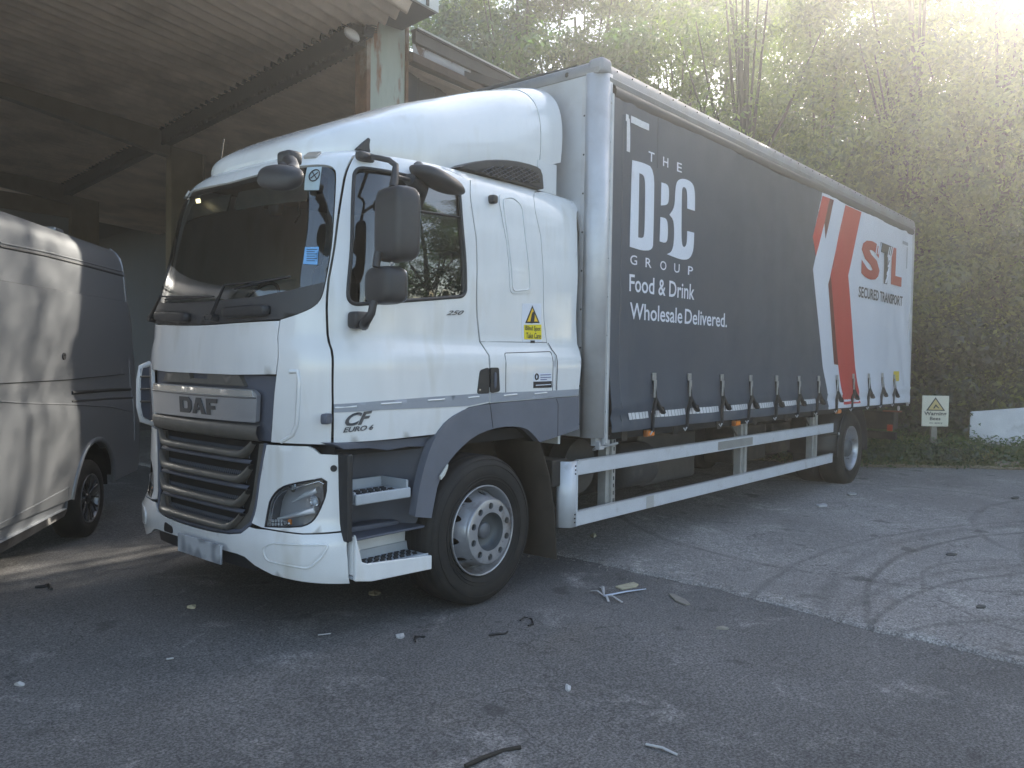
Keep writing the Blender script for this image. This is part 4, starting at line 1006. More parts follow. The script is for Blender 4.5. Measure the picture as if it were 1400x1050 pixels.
MB().prism([(BX0-.006,3.86),(BX0-.012,3.90),(BX0+.0,3.945),(BX0+.05,3.972),(BX0+.12,ZT+.004),(BX0+.12,3.86)],'y',.02,2.53).build('front_roof_capping',MATS['rail_grey_aluminium'],T,bevel=.004)
MB().blob((BX0+.062,.062,3.918),(.073,0,0),(0,.073,0),(0,0,.062),n=4.5,u=28,v=18).build('roof_corner_cap',mat('corner_cap_grey',(.28,.29,.31),.5,metal=.2),T)
MB().blob((BX0-.008,.33,3.90),(.006,0,0),(0,.02,0),(0,0,.02),n=2).build('roof_bolt',CHASS,T)
rf=MB(); V=[]
for i in range(9):
    y=.12+2.31*i/8; z=ZT-.004+.035*math.sin(math.pi*i/8); V+=[(BX0+.05,y,z),(BX1-.02,y,z)]
rf.add(V,[(2*i,2*i+1,2*i+3,2*i+2) for i in range(8)],True); rf.build('box_roof',mat('translucent_roof',(.6,.6,.6),.5),T)
# valance under the rail (soft roll)
va=MB(); pl=[(.02,3.80),(-.010,3.795),(-.022,3.765),(-.018,3.725),(.0,3.700),(.012,3.705)]
V=[];n=len(pl);NX=90
for i in range(NX+1):
    x=1.36+(9.93-1.36)*i/NX; j=.004*noise.noise((x*1.3,0,3.1))
    for k,(y,z) in enumerate(pl): V.append((x,y+j,z+(.006*noise.noise((x*.9,k,0)) if k>2 else 0)))
va.add(V,[(i*n+k,i*n+k+1,(i+1)*n+k+1,(i+1)*n+k) for i in range(NX) for k in range(n-1)],True); va.build('curtain_valance',VAL,T)
# rear post and door frame
MB().box(9.94,10.03,-.004,.10,1.03,3.86).build('rear_corner_post',ALU,T,bevel=.006)
MB().box(9.94,10.03,2.45,2.554,1.03,3.86).build('rear_corner_post',ALU,T,bevel=.006)
MB().box(10.0,10.03,.1,2.45,1.1,3.86).build('rear_door',WHITE2,T)
MB().box(9.90,9.935,-.012,.02,1.0,3.72).build('rear_tension_pole',ALU,T,bevel=.004)
MB().box(1.36,9.93,.03,.06,1.02,3.8).build('far_curtain_backing',DARK,T)
MB().box(1.34,9.94,2.52,2.545,1.06,3.8).build('far_side_curtain',CURT,T)
# ---- curtain surface
BUX=[];
bpx=[(893.9,511.4),(943.2,512),(986.9,513),(1026.5,514),(1061.7,514.6),(1092.8,515),(1119.2,515),(1145.3,513.6),(1167.3,512),(1187.7,511.5),(1206,510.8),(1223.5,513)]
BU=[U(a,b,1,-.02) for a,b in bpx]; BX_=[p[0] for p in BU]
def cy(x,z):
    y=0.0
    d=min(abs(x-b) for b in BX_)
    lo=max(0,min(1,(1.62-z)/.45))
    # scallops between the straps near the hem
    y-=.030*lo*min(1,d/.22)
    y+=.020*math.exp(-((z-1.215)/.035)**2)-.012*math.exp(-((z-1.27)/.03)**2)
    y+=.014*noise.noise((x*.8,0,z*.5))+.005*noise.noise((x*4.5,3,z*.25))+.004*noise.noise((x*2.3,5,z*.9))
    e=max(0,min(1,(x-8.7)/1.0)); 
    y+=e*.024*math.sin(9*(x-9.6)+5.0*(z-1.3))*max(0,1-abs(z-1.8)/1.1)
    y+=e*.018*noise.noise((x*3.5+z*2.2,1,z*1.1-x))
    f=max(0,min(1,(1.9-x)/.5)); y+=f*(.012*noise.noise((x*9,2,z*.8))+.006*noise.noise((x*6,2,z*3)))
    y+=.004*noise.noise((x*6,9,z*.5))*max(0,(z-3.0))
    return y-.006
def curF(x,z): return (x,cy(x,z),z)
u0=lambda a,b:(lambda p:(p[0],p[2]))(U(a,b,1,0))
# boundary dark/white, measured
bnd=[u0(*q) for q in((1123,268.6),(1110.6,323.5),(1114.6,350),(1110.8,368),(1118,440),(1124,504),(1127.5,530),(1129,551))]
zb=1.085; zt_=3.72
dk=[(1.352,zb),(bnd[-1][0],zb)]+bnd[::-1][1:]+[(bnd[0][0],zt_),(1.352,zt_)]
CD=patch('dark_curtain_panel',[dk],curF,CURT,T,g=.055,thick=.004)
wh=[(bnd[-1][0]+.003,zb),(9.898,zb-.02),(9.898,zt_),(bnd[0][0]+.003,zt_)]+[(a+.003,b) for a,b in bnd[1:-1]]
CWp=patch('white_curtain_panel',[wh],curF,CURW,T,g=.045,thick=.004)
def vin(name,pxs,m,par,off=.003,top=False,**k):
    pts=[u0(*q) for q in pxs]; return patch(name,[pts],curF,m,par,g=.06,off=off,thick=.003,**k)
def ccw(p):
    a=sum(p[i-1][0]*p[i][1]-p[i][0]*p[i-1][1] for i in range(len(p))); return p
vin('red_chevron',[(1123.5,267.8),(1133,271.5),(1125.7,304.6),(1118,337),(1114.6,350),(1110.6,323.5)],RED,CWp)
vin('dark_red_blade',[(1133,271.5),(1138.6,273.6),(1127,326),(1125.7,304.6)],DRED,CWp,off=.004)
vin('red_chevron',[(1155.5,280.5),(1177,290.2),(1159,376.6),(1164.3,440),(1169,504),(1172.5,551),(1150.7,553),(1146,500),(1140.3,440),(1134.3,376),(1145.5,323.5)],RED,CWp)
vin('dark_red_blade',[(1134.3,376.6),(1130.9,388.6),(1135,440),(1140,498),(1145.8,499),(1140.3,440)],DRED,CWp,off=.004)
vin('dark_hem_band',[(1128.8,548),(1129,556),(1122,556.8),(1122,549)],CURT,CWp,off=.003)
# writing
def tx(s,q0,q1,m,par,name,**k):
    a=u0(*q0);b=u0(*q1); return text(name,s,(a[0],a[1],b[0],b[1]),curF,m,par,**k)
def rowtext(s,px,par,name,m,h,bold=0,z=None,off=.005):
    """single letters placed one by one: px list of (x,y) of lower-left corners"""
    for ch,(x,y,wd) in zip(s,px):
        a=u0(x,y); b=u0(x+wd,y); text('printed_letter',ch,(a[0],z,b[0],z+h),curF,m,par,off=off,bold=bold)
z7=lambda X,Y:(820+X/2.9182,120+Y/2.9167)
ztop=lambda Y:0
rowtext('THE',[(*z7(190,292),8.0),(*z7(246,312),7.2),(*z7(302,338),6.5)],CD,'lettering_the',LOGO,.080,bold=.010,z=3.314)
rowtext('GROUP',[(*z7(117,702),9.0),(*z7(178,712),7.8),(*z7(234,724),8.6),(*z7(290,737),7.4),(*z7(344,746),6.8)],CD,'lettering_group',LOGO,.078,bold=.008,z=2.434)
def zp(pts): return [u0(*z7(*p)) for p in pts]
dm=MB()
def dbc(o,holes=(),kp=(),it=2,hk=()):
    patch_geo([chaikin(zp(o),it,keep=kp)]+[chaikin(zp(h),it,keep=hk) for h in holes],curF,.06,.005,.003,mb=dm)
dbc([(126,289),(170,299),(213,322),(211,480),(208,600),(206,648),(165,650),(117,634)],[[(155,340),(177,350),(179,420),(176,592),(166,600),(149,597)]],kp=(0,7),hk=(0,5))
dbc([(240,378),(268,387),(270,430),(266,468),(238,470)],kp=(0,4))
dbc([(236,516),(262,522),(266,570),(262,622),(233,613)],kp=(0,4))
dbc([(290,480),(290,370),(332,358),(372,384),(370,440),(371,492),(341,484),(343,425),(340,392),(322,388),(320,430),(318,560),(318,632),(325,645),(338,640),(341,572),(368,578),(367,625),(364,690),(325,690),(290,674),(264,668),(284,660),(291,610),(290,530),(274,508)],kp=(6,14,15,21),it=2) if False else None
dbc([(296,400),(305,368),(330,362),(362,378),(372,410),(371,492),(341,482),(342,415),(334,396),(322,398),(320,430),(318,560),(319,622),(328,640),(340,625),(341,572),(368,579),(366,650),(350,684),(322,687),(292,676),(262,664),(282,655),(291,615),(291,530),(272,507),(293,478)],kp=(5,6,15,16,21,25),it=2)
dm.build('logo_monogram',LOGO,CD,recalc=False)
tx('Food & Drink',(858.6,402.5),(947,400.0),LOGO,CD,'slogan_line_one',bold=.006) if False else None
def txz(s,xa,xb,z0,h,m,par,name,**k): return text(name,s,(xa,z0,xb,z0+h),curF,m,par,off=.005,**k)
a=u0(858.6,397.5);b=u0(947,409.5)
txz('Food & Drink',a[0],b[0],2.215,.140,LOGO,CD,'slogan_line_one',bold=.012)
a=u0(859,434);b=u0(991.5,449)
b=u0(931,445); txz('Wholesale',a[0],b[0],1.992,.135,LOGO,CD,'slogan_word',bold=.012); a=u0(934.3,445);b=u0(991.5,449); txz('Delivered.',a[0],b[0],1.992,.135,LOGO,CD,'slogan_word',bold=.012)
# STL mark
sm=[MB(),MB()]
def let(ch,q0,q1,k,bold=.09,shear=0):
    a=u0(*q0);b=u0(*q1); text('',ch,(a[0],a[1],b[0],b[1]),curF,None,None,off=.006,bold=bold,shear=shear,mb=sm[k])
let('S',(1176,379),(1202,334),0,bold=.05); let('T',(1201,386),(1219.5,337.5),1,bold=.05); sm.append(MB()); let('L',(1217.5,388.5),(1233,343),2,bold=.06)
sm[0].build('logo_letter_red',LOGOR,CWp,recalc=False); sm[2].build('logo_letter_red',LOGOR,CWp,recalc=False); sm[1].build('logo_letter_dark',LOGOD,CWp,recalc=False)
def slash(q0,q1,wd,m,name,off=.008):
    a=np.array(u0(*q0));b=np.array(u0(*q1)); patch(name,[[tuple(a),(a[0]+wd,a[1]),(b[0]+wd,b[1]),tuple(b)]],curF,m,CWp,g=.1,off=off,thick=.002)
for x in(1196.2,1199.2,1202.2): slash((x-1.2,347.5),(x+1.2,332),.035,LOGO,'logo_white_slash')
for x in(1213.5,1216.0,1218.5): slash((x-1,351),(x+1.6,337.5),.035,LOGO,'logo_white_slash')
slash((1209,387),(1215.5,352),.07,LOGO,'logo_road_gap',off=.009)
for x,y in((1210.0,382),(1212.2,371),(1213.6,362)): slash((x-.8,y),(x+.8,y-6),.03,LOGOD,'logo_road_line',off=.011)
a=u0(1173.5,394.5);b=u0(1233,407)
txz('SECURED TRANSPORT',a[0],b[0],2.555,.150,LOGOD,CWp,'logo_strapline',bold=.02,)
# reflective tape and corner marks
rt=MB(); x=1.60; zr=1.175
k=0
while x<5.95:
    wdt=.052
    if min(abs(x+.026-b) for b in BX_)>.03:
        q=[curF(x,zr),curF(x+wdt,zr),curF(x+wdt,zr+.055),curF(x,zr+.055)]
        rt.add([(p[0],p[1]-.004,p[2]) for p in q],[(0,1,2,3)])
    x+=.060; k+=1
rt.build('reflective_hem_tape',REFL,CD,kind='stuff')
rt=MB()
for k in range(5):
    q0=u0(*z7(101+17*k,87+6.2*k)); rt.add([(q0[0]+a,cy(q0[0],q0[1])-.004,3.405+.0+b+ .155-.0) for a,b in((0,0),(.095,0),(.095,.055),(0,.055))],[(0,1,2,3)])
for k in range(5):
    q0=u0(*z7(104,120+22*k)); rt.add([(q0[0]+a,cy(q0[0],q0[1])-.004,q0[1]+b) for a,b in((0,-.09),(.05,-.09),(.05,0),(0,0))],[(0,1,2,3)])
rt.build('reflective_corner_mark',REFL,CD)
rt=MB()
xx=9.62
rt.add([(xx+a,cy(xx,3.4)-.006,3.50+b) for a,b in((-.30,0),(.0,0),(.0,.05),(-.30,.05))],[(0,1,2,3)])
rt.add([(xx+a,cy(xx,3.2)-.006,3.15+b) for a,b in((-.05,0),(.0,0),(.0,.33),(-.05,.33))],[(0,1,2,3)])
rt.build('reflective_corner_mark',STRIPE,CWp)
# curtain patches and scuffs
rt=[u0(*q) for q in((888,160),(899,165),(899,193),(888,193))]
line_on('curtain_weld_seam',[(2.02,3.70),(2.02,3.28)],curF,mat('seam_grey',(.10,.105,.12),.4),CD,r=.004,off=.002)
line_on('curtain_weld_seam',[(1.49,3.60),(1.50,2.9),(1.49,2.0),(1.50,1.12)],curF,MATS['seam_grey'],CD,r=.004,off=.001)
# buckle straps
STRAP=mat('black_webbing',(.018,.018,.02),.6); BUCK=mat('buckle_steel',(.35,.35,.35),.4,metal=.6,var=.2,vscale=30)
for k,p in enumerate(BU):
    x,z=p[0],p[2]; y=cy(x,z)-.012; lean=random.uniform(-.05,.05)
    S=MB(); S.tube([(x,y,z-.05),(x+.005,y-.02,z-.22),(x+lean*.6,y-.006,1.20),(x+lean,y-.006,1.05)],[.016,.018,.018,.018],6,flat=.35); S_=S.build('curtain_strap',STRAP,T)
    B=MB(); B.box(x-.028,x+.028,y-.010,y+.006,z-.055,z+.01); B.box(x-.018,x+.018,y-.022,y-.008,z-.20,z-.05); B.build('strap_buckle',BUCK,S_,bevel=.004)
    tl=MB(); tl.tube([(x+.005,y-.02,z-.20),(x+.06,y-.03,z-.29),(x+.11,y-.03,z-.33),(x+.10,y-.03,z-.28)],[.018,.028,.032,.018],6,flat=.5); tl.build('strap_tail',STRAP,S_)
    MB().tube([(x+lean-.01,y-.01,1.06),(x+lean-.03,y-.006,1.03),(x+lean-.03,y+.01,1.055)],.007,5).build('strap_hook',ALU,S_)
lastx=BU[-1]
patch('yellow_curtain_label',[(lastx[0]-.02,lastx[2]-.09),(lastx[0]+.20,lastx[2]-.09),(lastx[0]+.20,lastx[2]+.06),(lastx[0]-.02,lastx[2]+.06)],curF,mat('label_yellow',(.6,.45,.05),.5),T,g=.1,off=.004,thick=.002)
# side marker lamps
for a,b in((885.7,584.6),(1005,571.5),(1144.6,557.5)):
    p=U(a,b,1,.02); p=(p[0],0,min(p[2],1.04)); L=MB().box(p[0]-.06,p[0]+.06,-.01,.03,p[2]-.028,p[2]+.028).build('side_marker_lamp',mat('marker_housing',(.35,.12,.03),.4),T,bevel=.006)
    MB().box(p[0]-.045,p[0]+.045,-.022,-.01,p[2]-.02,p[2]+.02).build('orange_lens',ORANGE,L,bevel=.006)
# rear mudguard, lamp cluster
mg=MB(); V=[]
ang=np.linspace(R(188),R(-8),26)
for a in ang: c,s=math.cos(a),math.sin(a); V+=[(WB+.60*c,.06,ZR+.02+.60*s),(WB+.60*c,.72,ZR+.02+.60*s)]
mg.add(V,[(2*i,2*i+1,2*i+3,2*i+2) for i in range(25)],True); o=mg.build('rear_mudguard',BLACKP,T); o.modifiers.new('s','SOLIDIFY').thickness=.012
MB().tube([(WB+.605*math.cos(a),.055,ZR+.02+.605*math.sin(a)) for a in ang],.014,6).build('mudguard_lip',BLACKP,o)
MB().tube([(WB-.63,.05,.74),(WB-1.5,.3,.75)],.018,6).build('mudguard_stay',CHASS,T)
MB().blob((WB-.60,.04,.74),(.02,0,0),(0,.01,0),(0,0,.02),n=2).build('stay_bolt',ALU,T)
TL=MB().box(9.72,9.98,.15,.60,.62,.90).build('rear_light_bracket',CHASS,T,bevel=.01)
MB().box(9.66,9.80,.05,.30,.905,.925).build('rear_marker_arm',mat('rusty_arm',(.22,.08,.04),.6),TL)
MB().blob((9.64,.06,.97),(.03,0,0),(0,.02,0),(0,0,.04),n=2).build('rear_position_lamp',mat('white_lamp_lens',(.6,.6,.6),.3),TL)
MB().box(9.71,9.72,.16,.24,.60,.70).build('rear_red_reflector',REDM,TL)
MB().box(9.85,9.95,.15,2.4,.45,.57).build('underrun_bar',CHASS,T,bevel=.01)

# ============================================================ GROUND
def ground_mat(name,base,dark,light,marks=False,rough=.85):
    m=bpy.data.materials.new(name); m.use_nodes=True; n=m.node_tree.nodes; l=m.node_tree.links
    b=n['Principled BSDF']; b.inputs['Roughness'].default_value=rough; b.inputs['Specular IOR Level'].default_value=.35
    tc=n.new('ShaderNodeTexCoord'); P_=tc.outputs['Object']
    def N(sc,det=6,rg=.6,dist=0):
        t=n.new('ShaderNodeTexNoise'); t.inputs['Scale'].default_value=sc; t.inputs['Detail'].default_value=det; t.inputs['Roughness'].default_value=rg; t.inputs['Distortion'].default_value=dist; l.new(P_,t.inputs['Vector']); return t.outputs['Fac']
    def ramp(f,a,b_,c1,c2):
        r=n.new('ShaderNodeValToRGB'); r.color_ramp.elements[0].position=a; r.color_ramp.elements[1].position=b_; r.color_ramp.elements[0].color=(*c1,1); r.color_ramp.elements[1].color=(*c2,1); l.new(f,r.inputs[0]); return r.outputs[0]
    def mix(f,a,b_,mode='MIX',fv=None):
        x=n.new('ShaderNodeMix'); x.data_type='RGBA'; x.blend_type=mode
        if f is None: x.inputs[0].default_value=fv
        else: l.new(f,x.inputs[0])
        for k,q in((6,a),(7,b_)):
            if isinstance(q,tuple): x.inputs[k].default_value=(*q,1)
            else: l.new(q,x.inputs[k])
        return x.outputs[2]
    def math_(op,a,b_=None,c=None):
        x=n.new('ShaderNodeMath'); x.operation=op
        for k,q in enumerate((a,b_,c)):
            if q is None: continue
            if isinstance(q,(int,float)): x.inputs[k].default_value=q
            else: l.new(q,x.inputs[k])
        return x.outputs[0]
    c=ramp(N(.55,5,.65,.4),.32,.68,dark,base)
    c=mix(ramp(N(1.7,8,.7,.8),.56,.74,(0,0,0),(1,1,1)),c,light)
    # aggregate grain
    g=ramp(N(75,3,.8),.40,.64,(.40,.40,.40),(1.8,1.8,1.8)); c=mix(None,c,g,'MULTIPLY',.85)
    g2=ramp(N(22,4,.6),.35,.7,(.78,.78,.78),(1.2,1.2,1.2)); c=mix(None,c,g2,'MULTIPLY',.8)
    # pale grit specks
    v=n.new('ShaderNodeTexVoronoi'); v.inputs['Scale'].default_value=16; l.new(P_,v.inputs['Vector'])
    sp=math_('LESS_THAN',v.outputs['Distance'],.045); c=mix(math_('MULTIPLY',sp,math_('GREATER_THAN',N(7,2),.52)),c,(.34,.33,.31))
    # hairline cracks and oil drips
    vc=n.new('ShaderNodeTexVoronoi'); vc.feature='DISTANCE_TO_EDGE'; vc.inputs['Scale'].default_value=.55; vd=n.new('ShaderNodeVectorMath'); vd.operation='ADD'; nd_=n.new('ShaderNodeTexNoise'); nd_.inputs['Scale'].default_value=2.5; nd_.inputs['Detail'].default_value=5; l.new(P_,nd_.inputs['Vector']); l.new(P_,vd.inputs[0]); l.new(nd_.outputs['Color'],vd.inputs[1]); l.new(vd.outputs[0],vc.inputs['Vector'])
    ck=math_('LESS_THAN',vc.outputs['Distance'],.0035); ck=math_('MULTIPLY',ck,math_('GREATER_THAN',N(.5,3),.50)); c=mix(math_('MULTIPLY',ck,.45),c,(.02,.02,.02))
    c=mix(ramp(N(2.3,2,.5),.66,.72,(0,0,0),(.55,.55,.55)),c,(.035,.034,.034))
    if marks:
        sx=n.new('ShaderNodeSeparateXYZ'); l.new(P_,sx.inputs[0]); acc=None
        wob=math_('MULTIPLY_ADD',N(1.3,3),.5,-.25)
        for (cx,cy_,rad,wd,st) in((3.1,-6.2,4.55,.045,.75),(3.1,-6.2,4.8,.10,.4),(4.3,-6.8,4.2,.05,.65),(1.7,-5.2,3.2,.04,.7),(1.7,-5.2,3.4,.08,.4),(5.5,-8.5,6.2,.06,.6),(5.0,-1.0,2.7,.05,.55),(2.6,-7.0,5.9,.05,.5),(6.3,-5.0,3.3,.06,.5),(0.6,-4.2,2.1,.04,.55),(3.0,-3.2,1.25,.035,.5)):
            dx=math_('SUBTRACT',sx.outputs[0],cx);dy=math_('SUBTRACT',sx.outputs[1],cy_)
            d=math_('SQRT',math_('ADD',math_('MULTIPLY',dx,dx),math_('MULTIPLY',dy,dy)))
            d=math_('ABSOLUTE',math_('SUBTRACT',math_('ADD',d,math_('MULTIPLY',wob,.22)),rad))
            mr=n.new('ShaderNodeMapRange'); mr.inputs[1].default_value=wd*.25; mr.inputs[2].default_value=wd*.9; mr.inputs[3].default_value=st*.75; mr.inputs[4].default_value=0; l.new(d,mr.inputs[0])
            acc=mr.outputs[0] if acc is None else math_('MAXIMUM',acc,mr.outputs[0])
        acc=math_('MULTIPLY',acc,ramp(N(.9,4),.30,.52,(.35,.35,.35),(1,1,1)))
        acc=math_('MULTIPLY',acc,ramp(N(14,3),.3,.6,(.5,.5,.5),(1,1,1)))
        c=mix(acc,c,(.030,.030,.032))
        # tread print chevrons
        wv=n.new('ShaderNodeTexWave'); wv.inputs['Scale'].default_value=4.5; wv.inputs['Distortion'].default_value=5; wv.inputs['Detail'].default_value=3; l.new(P_,wv.inputs['Vector'])
        wm=math_('MULTIPLY',ramp(wv.outputs['Fac'],.55,.8,(0,0,0),(1,1,1)),ramp(N(.8,2),.5,.62,(0,0,0),(.45,.45,.45))); c=mix(wm,c,(.19,.185,.18))
    l.new(c,b.inputs['Base Color'])
    bp=n.new('ShaderNodeBump'); bp.inputs['Distance'].default_value=.006; bp.inputs['Strength'].default_value=.9
    h=math_('ADD',math_('MULTIPLY',N(70,4,.7),1.0),math_('MULTIPLY',N(9,5),1.1 if marks else .6)); l.new(h,bp.inputs['Height']); l.new(bp.outputs[0],b.inputs['Normal'])
    return m
TARM=ground_mat('tarmac',(.165,.160,.158),(.095,.093,.093),(.29,.28,.27))
CONC=ground_mat('dusty_concrete',(.30,.285,.275),(.19,.18,.175),(.43,.41,.385),True)
EARTH=mat('earth',(.055,.042,.03),.95,var=.3,vscale=2,bump=.02,bscale=12,col2=(.09,.075,.05),cscale=2)
gb=MB(); X=list(np.linspace(-12,24,145)); Y=list(np.linspace(-14,18,129))
def gz(x,y): return .012*noise.noise((x*.35,y*.35,0))+.006*noise.noise((x*1.2,y*1.2,4)) if not(-.7<x<8.3 and -.3<y<2.9) else .0
def gzs(x,y):
    e=max(0,min(1,min(abs(x-3.8)-4.6,1.7)/1.0)) if abs(x-3.8)>4.6 else 0
    f=max(0,min(1,(abs(y-1.3)-1.7)/1.0)); k=max(e,f); return k*(.010*noise.noise((x*.35,y*.35,0))+.004*noise.noise((x*1.2,y*1.2,4)))-.0
V=[(x,y,gzs(x,y)) for x in X for y in Y]; n=len(Y)
gb.add(V,[(i*n+j,(i+1)*n+j,(i+1)*n+j+1,i*n+j+1) for i in range(len(X)-1) for j in range(n-1)],True)
gb.build('ground',TARM,kind='structure')
MB().add([(-200,-200,-.06),(200,-200,-.06),(200,200,-.06),(-200,200,-.06)],[(0,1,2,3)]).build('far_ground',EARTH,kind='structure')
# concrete slab with its ragged edge, just above the tarmac
cb=MB(); ed=[]
ypos=np.arange(-13.8,13.5,.09)
def edge(y):
    pts=[(-14,1.0),(-4,1.12),(-2.87,1.20),(-1.6,1.32),(-.5,1.45),(.37,1.42),(3,1.5),(14,1.6)]
    for a,b in zip(pts,pts[1:]):
        if a[0]<=y<=b[0]: base=a[1]+(b[1]-a[1])*(y-a[0])/(b[0]-a[0]); break
    return base+.07*noise.noise((y*1.3,0,0))+.05*noise.noise((y*5,0,2))+.03*noise.noise((y*17,1,0))
V=[];F=[]
xs_=[0,.03,.10,.25,.5,.9,1.5,2.5]+list(np.arange(4,23,.5))
for y in ypos:
    e=edge(y)
    for k,d in enumerate(xs_):
        x=e+d; V.append((x,y,gzs(x,y)+(.0035 if k==0 else .014+.012*noise.noise((x*2,y*2,7))+.008)+ (0 if k>1 else -.002)))
n=len(xs_)
for i in range(len(ypos)-1):
    for j in range(n-1): F.append((i*n+j,i*n+j+1,(i+1)*n+j+1,(i+1)*n+j))
cb.add(V,F,True)
cb.build('concrete_yard',CONC,kind='structure',recalc=False)
# crumbs along the joint and loose grit
gr=MB()
for k in range(700):
    y=random.uniform(-5,3); x=edge(y)+random.gauss(0,.14); s=random.uniform(.002,.007)
    a=random.random()*6.28; z=.012 if x<edge(y) else .028
    gr.obox((x,y,z),(s*math.cos(a),s*math.sin(a),0),(-s*.7*math.sin(a),s*.7*math.cos(a),s*.2),(0,0,s*.5))
for k in range(1500):
    x=random.uniform(-3.5,10);y=random.uniform(-5,4); s=random.uniform(.0015,.004); a=random.random()*6.28
    gr.obox((x,y,gzs(x,y)+(.022 if x>edge(y) else 0)+.003),(s*math.cos(a),s*math.sin(a),0),(-s*.7*math.sin(a),s*.7*math.cos(a),0),(0,0,s*.5))
meta(gr.build('loose_grit',mat('grit_stone',(.22,.21,.20),.9,var=.3,vscale=90)),'pale loose grit scattered over the tarmac and along the joint','grit',kind='stuff')

# ============================================================ SHED (open fronted, cantilevered roof)
K=1.24
def Q(px,py,z=None,d=None):
    """point on the pixel ray, at given depth"""
    return CPOS+ray(px,py)*(d/CF)
COLM=mat('flaking_column_paint',(.33,.36,.31),.6,var=.15,vscale=3,col2=(.20,.085,.04),cscale=2.6,cw=(.56,.66),bump=.003,bscale=18,stretch=(2.2,2.2,.5))
RUST=mat('rusty_steel',(.16,.085,.05),.8,var=.35,vscale=8,col2=(.26,.22,.18),cscale=3,cw=(.5,.65),bump=.002,bscale=30)
CONCOL=mat('brown_column_concrete',(.20,.17,.13),.85,var=.2,vscale=3,bump=.003,bscale=12)
ROOFM=mat('asbestos_sheet',(.68,.55,.43),.85,var=.18,vscale=1.2,col2=(.44,.36,.29),cscale=.9,cw=(.45,.7),bump=.002,bscale=14)
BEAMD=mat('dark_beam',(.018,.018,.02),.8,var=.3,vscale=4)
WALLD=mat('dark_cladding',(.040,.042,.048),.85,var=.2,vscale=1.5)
WALLB=mat('blue_grey_render',(.24,.26,.29),.85,var=.15,vscale=1)
SHED=root('open_fronted_shed',(3.4,5.2,0),'tall open fronted shed with rusty painted columns and corrugated overhanging roof','shed')
A=Q(501,62,d=8.40*K); uB=np.array([math.cos(R(82.8)),math.sin(R(82.8)),0]); uG=np.array([math.cos(R(5.7)),math.sin(R(5.7)),0]); uN=np.array([math.cos(R(-7.2)),math.sin(R(-7.2)),0])
ZB=A[2]                                   # underside of the eaves beam
A0=np.array([A[0],A[1],0])
def col(c,name,m1,m2,top):
    """painted web plate facing the yard with a rusty flange at its left"""
    a=c; w=.51*K; d=.18*K
    ux=uN; uy=uB
    b=MB(); 
    b.obox(a+ux*w/2+uy*d/2+np.array((0,0,top/2)),ux*(w/2-.004),uy*d/2,(0,0,top/2)); o=b.build(name,m1,SHED,bevel=.01)
    f=MB(); f.obox(a+ux*.02+uy*(d/2)+np.array((0,0,top/2-.002)),ux*.03,uy*(d/2+.03),(0,0,top/2-.001)); f.build('column_flange',m2,o,bevel=.004)
    f=MB(); f.obox(a+ux*(w-.015)+uy*(d/2)+np.array((0,0,top/2-.004)),ux*.022,uy*(d/2+.03),(0,0,top/2-.003)); f.build('column_flange',m2,o,bevel=.004)
    return o
CA=col(A0,'column',COLM,RUST,ZB+.62)
Bp=A0+uB*5.53*K; Cp=A0+uB*11.1*K
CB=col(Bp,'column',CONCOL,CONCOL,ZB+.45); CC=col(Cp,'column',CONCOL,CONCOL,ZB+.3)
# eaves beam along the columns (jagged sheet ends above and below)
L=13.5*K
bm_=MB(); bm_.obox(A0+uB*L/2+np.array((0,0,ZB+.10))-uN*.10,uB*L/2,uN*.11,(0,0,.13)); EB=bm_.build('eaves_beam',BEAMD,SHED,bevel=.01)
tl=MB()
for k in range(int(L/.11)):
    c=A0+uB*(.06+.11*k)-uN*.23+np.array((0,0,ZB+.25)); h=.025+.03*random.random(); tl.obox(c,uB*.018,uN*.03,(0,0,h))
    c=A0+uB*(.06+.11*k)-uN*.20+np.array((0,0,ZB-.045)); tl.obox(c,uB*.02,uN*.02,(0,0,.012+.025*random.random()))
tl.build('sheet_hook_bolts',BEAMD,EB,kind='stuff')
# corrugated canopy: corrugations run from the beam out to the yard, rising slightly
uC=np.array([math.cos(R(16.2)),math.sin(R(16.2)),0]); slope=-.021     # direction of corrugation, away from the yard
perp=np.array([-uC[1],uC[0],0])
ZR0=ZB+.26
sheets=[]
pitch=.22
NS_=9; wS=L/NS_
def canopy_pt(t,s):
    """t along the beam from A, s out towards the yard"""
    p=A0+uB*t-uC*s; p=p.copy(); p[2]=ZR0-slope*0+(-s)*slope*-1*-1+0; return p
def sheet(t0,t1,s1,idx):
    mb=MB(); V=[]
    eff=abs(np.dot(uB,perp))
    n=int((t1-t0)*eff/pitch*8); NS2=6
    for i in range(n+1):
        t=t0+(t1-t0)*i/n; ph=t*eff/pitch*2*math.pi
        for j in range(NS2+1):
            s=-.12+(s1+.12)*j/NS2; p=A0+uB*t-uC*s
            z=ZR0-s*.021+.055*math.sin(ph)+(.012 if idx%2 else 0)
            if idx==0 and t<.2: pass
            V.append((p[0],p[1],z))
    m=NS2+1
    mb.add(V,[(i*m+j,i*m+j+1,(i+1)*m+j+1,(i+1)*m+j) for i in range(n) for j in range(NS2)],True)
    return mb.build('roof_sheet',ROOFM,SHED)
for k in range(NS_): sheet(-.9+(L+.9)*k/NS_,-.9+(L+.9)*(k+1)/NS_+.05,13,k)
# flat cover on top of the canopy keeps the light out
cv=MB(); P4=[A0-uB*.9+uC*.1,A0+uB*L+uC*.1,A0+uB*L-uC*13,A0-uB*.9-uC*13]
cv.add([(p[0],p[1],ZR0+.16) for p in P4]+[(p[0],p[1],ZR0+.20) for p in P4],[(0,1,2,3),(7,6,5,4),(0,4,5,1),(1,5,6,2),(2,6,7,3),(3,7,4,0)]); cv.build('roof_covering',BEAMD,SHED)
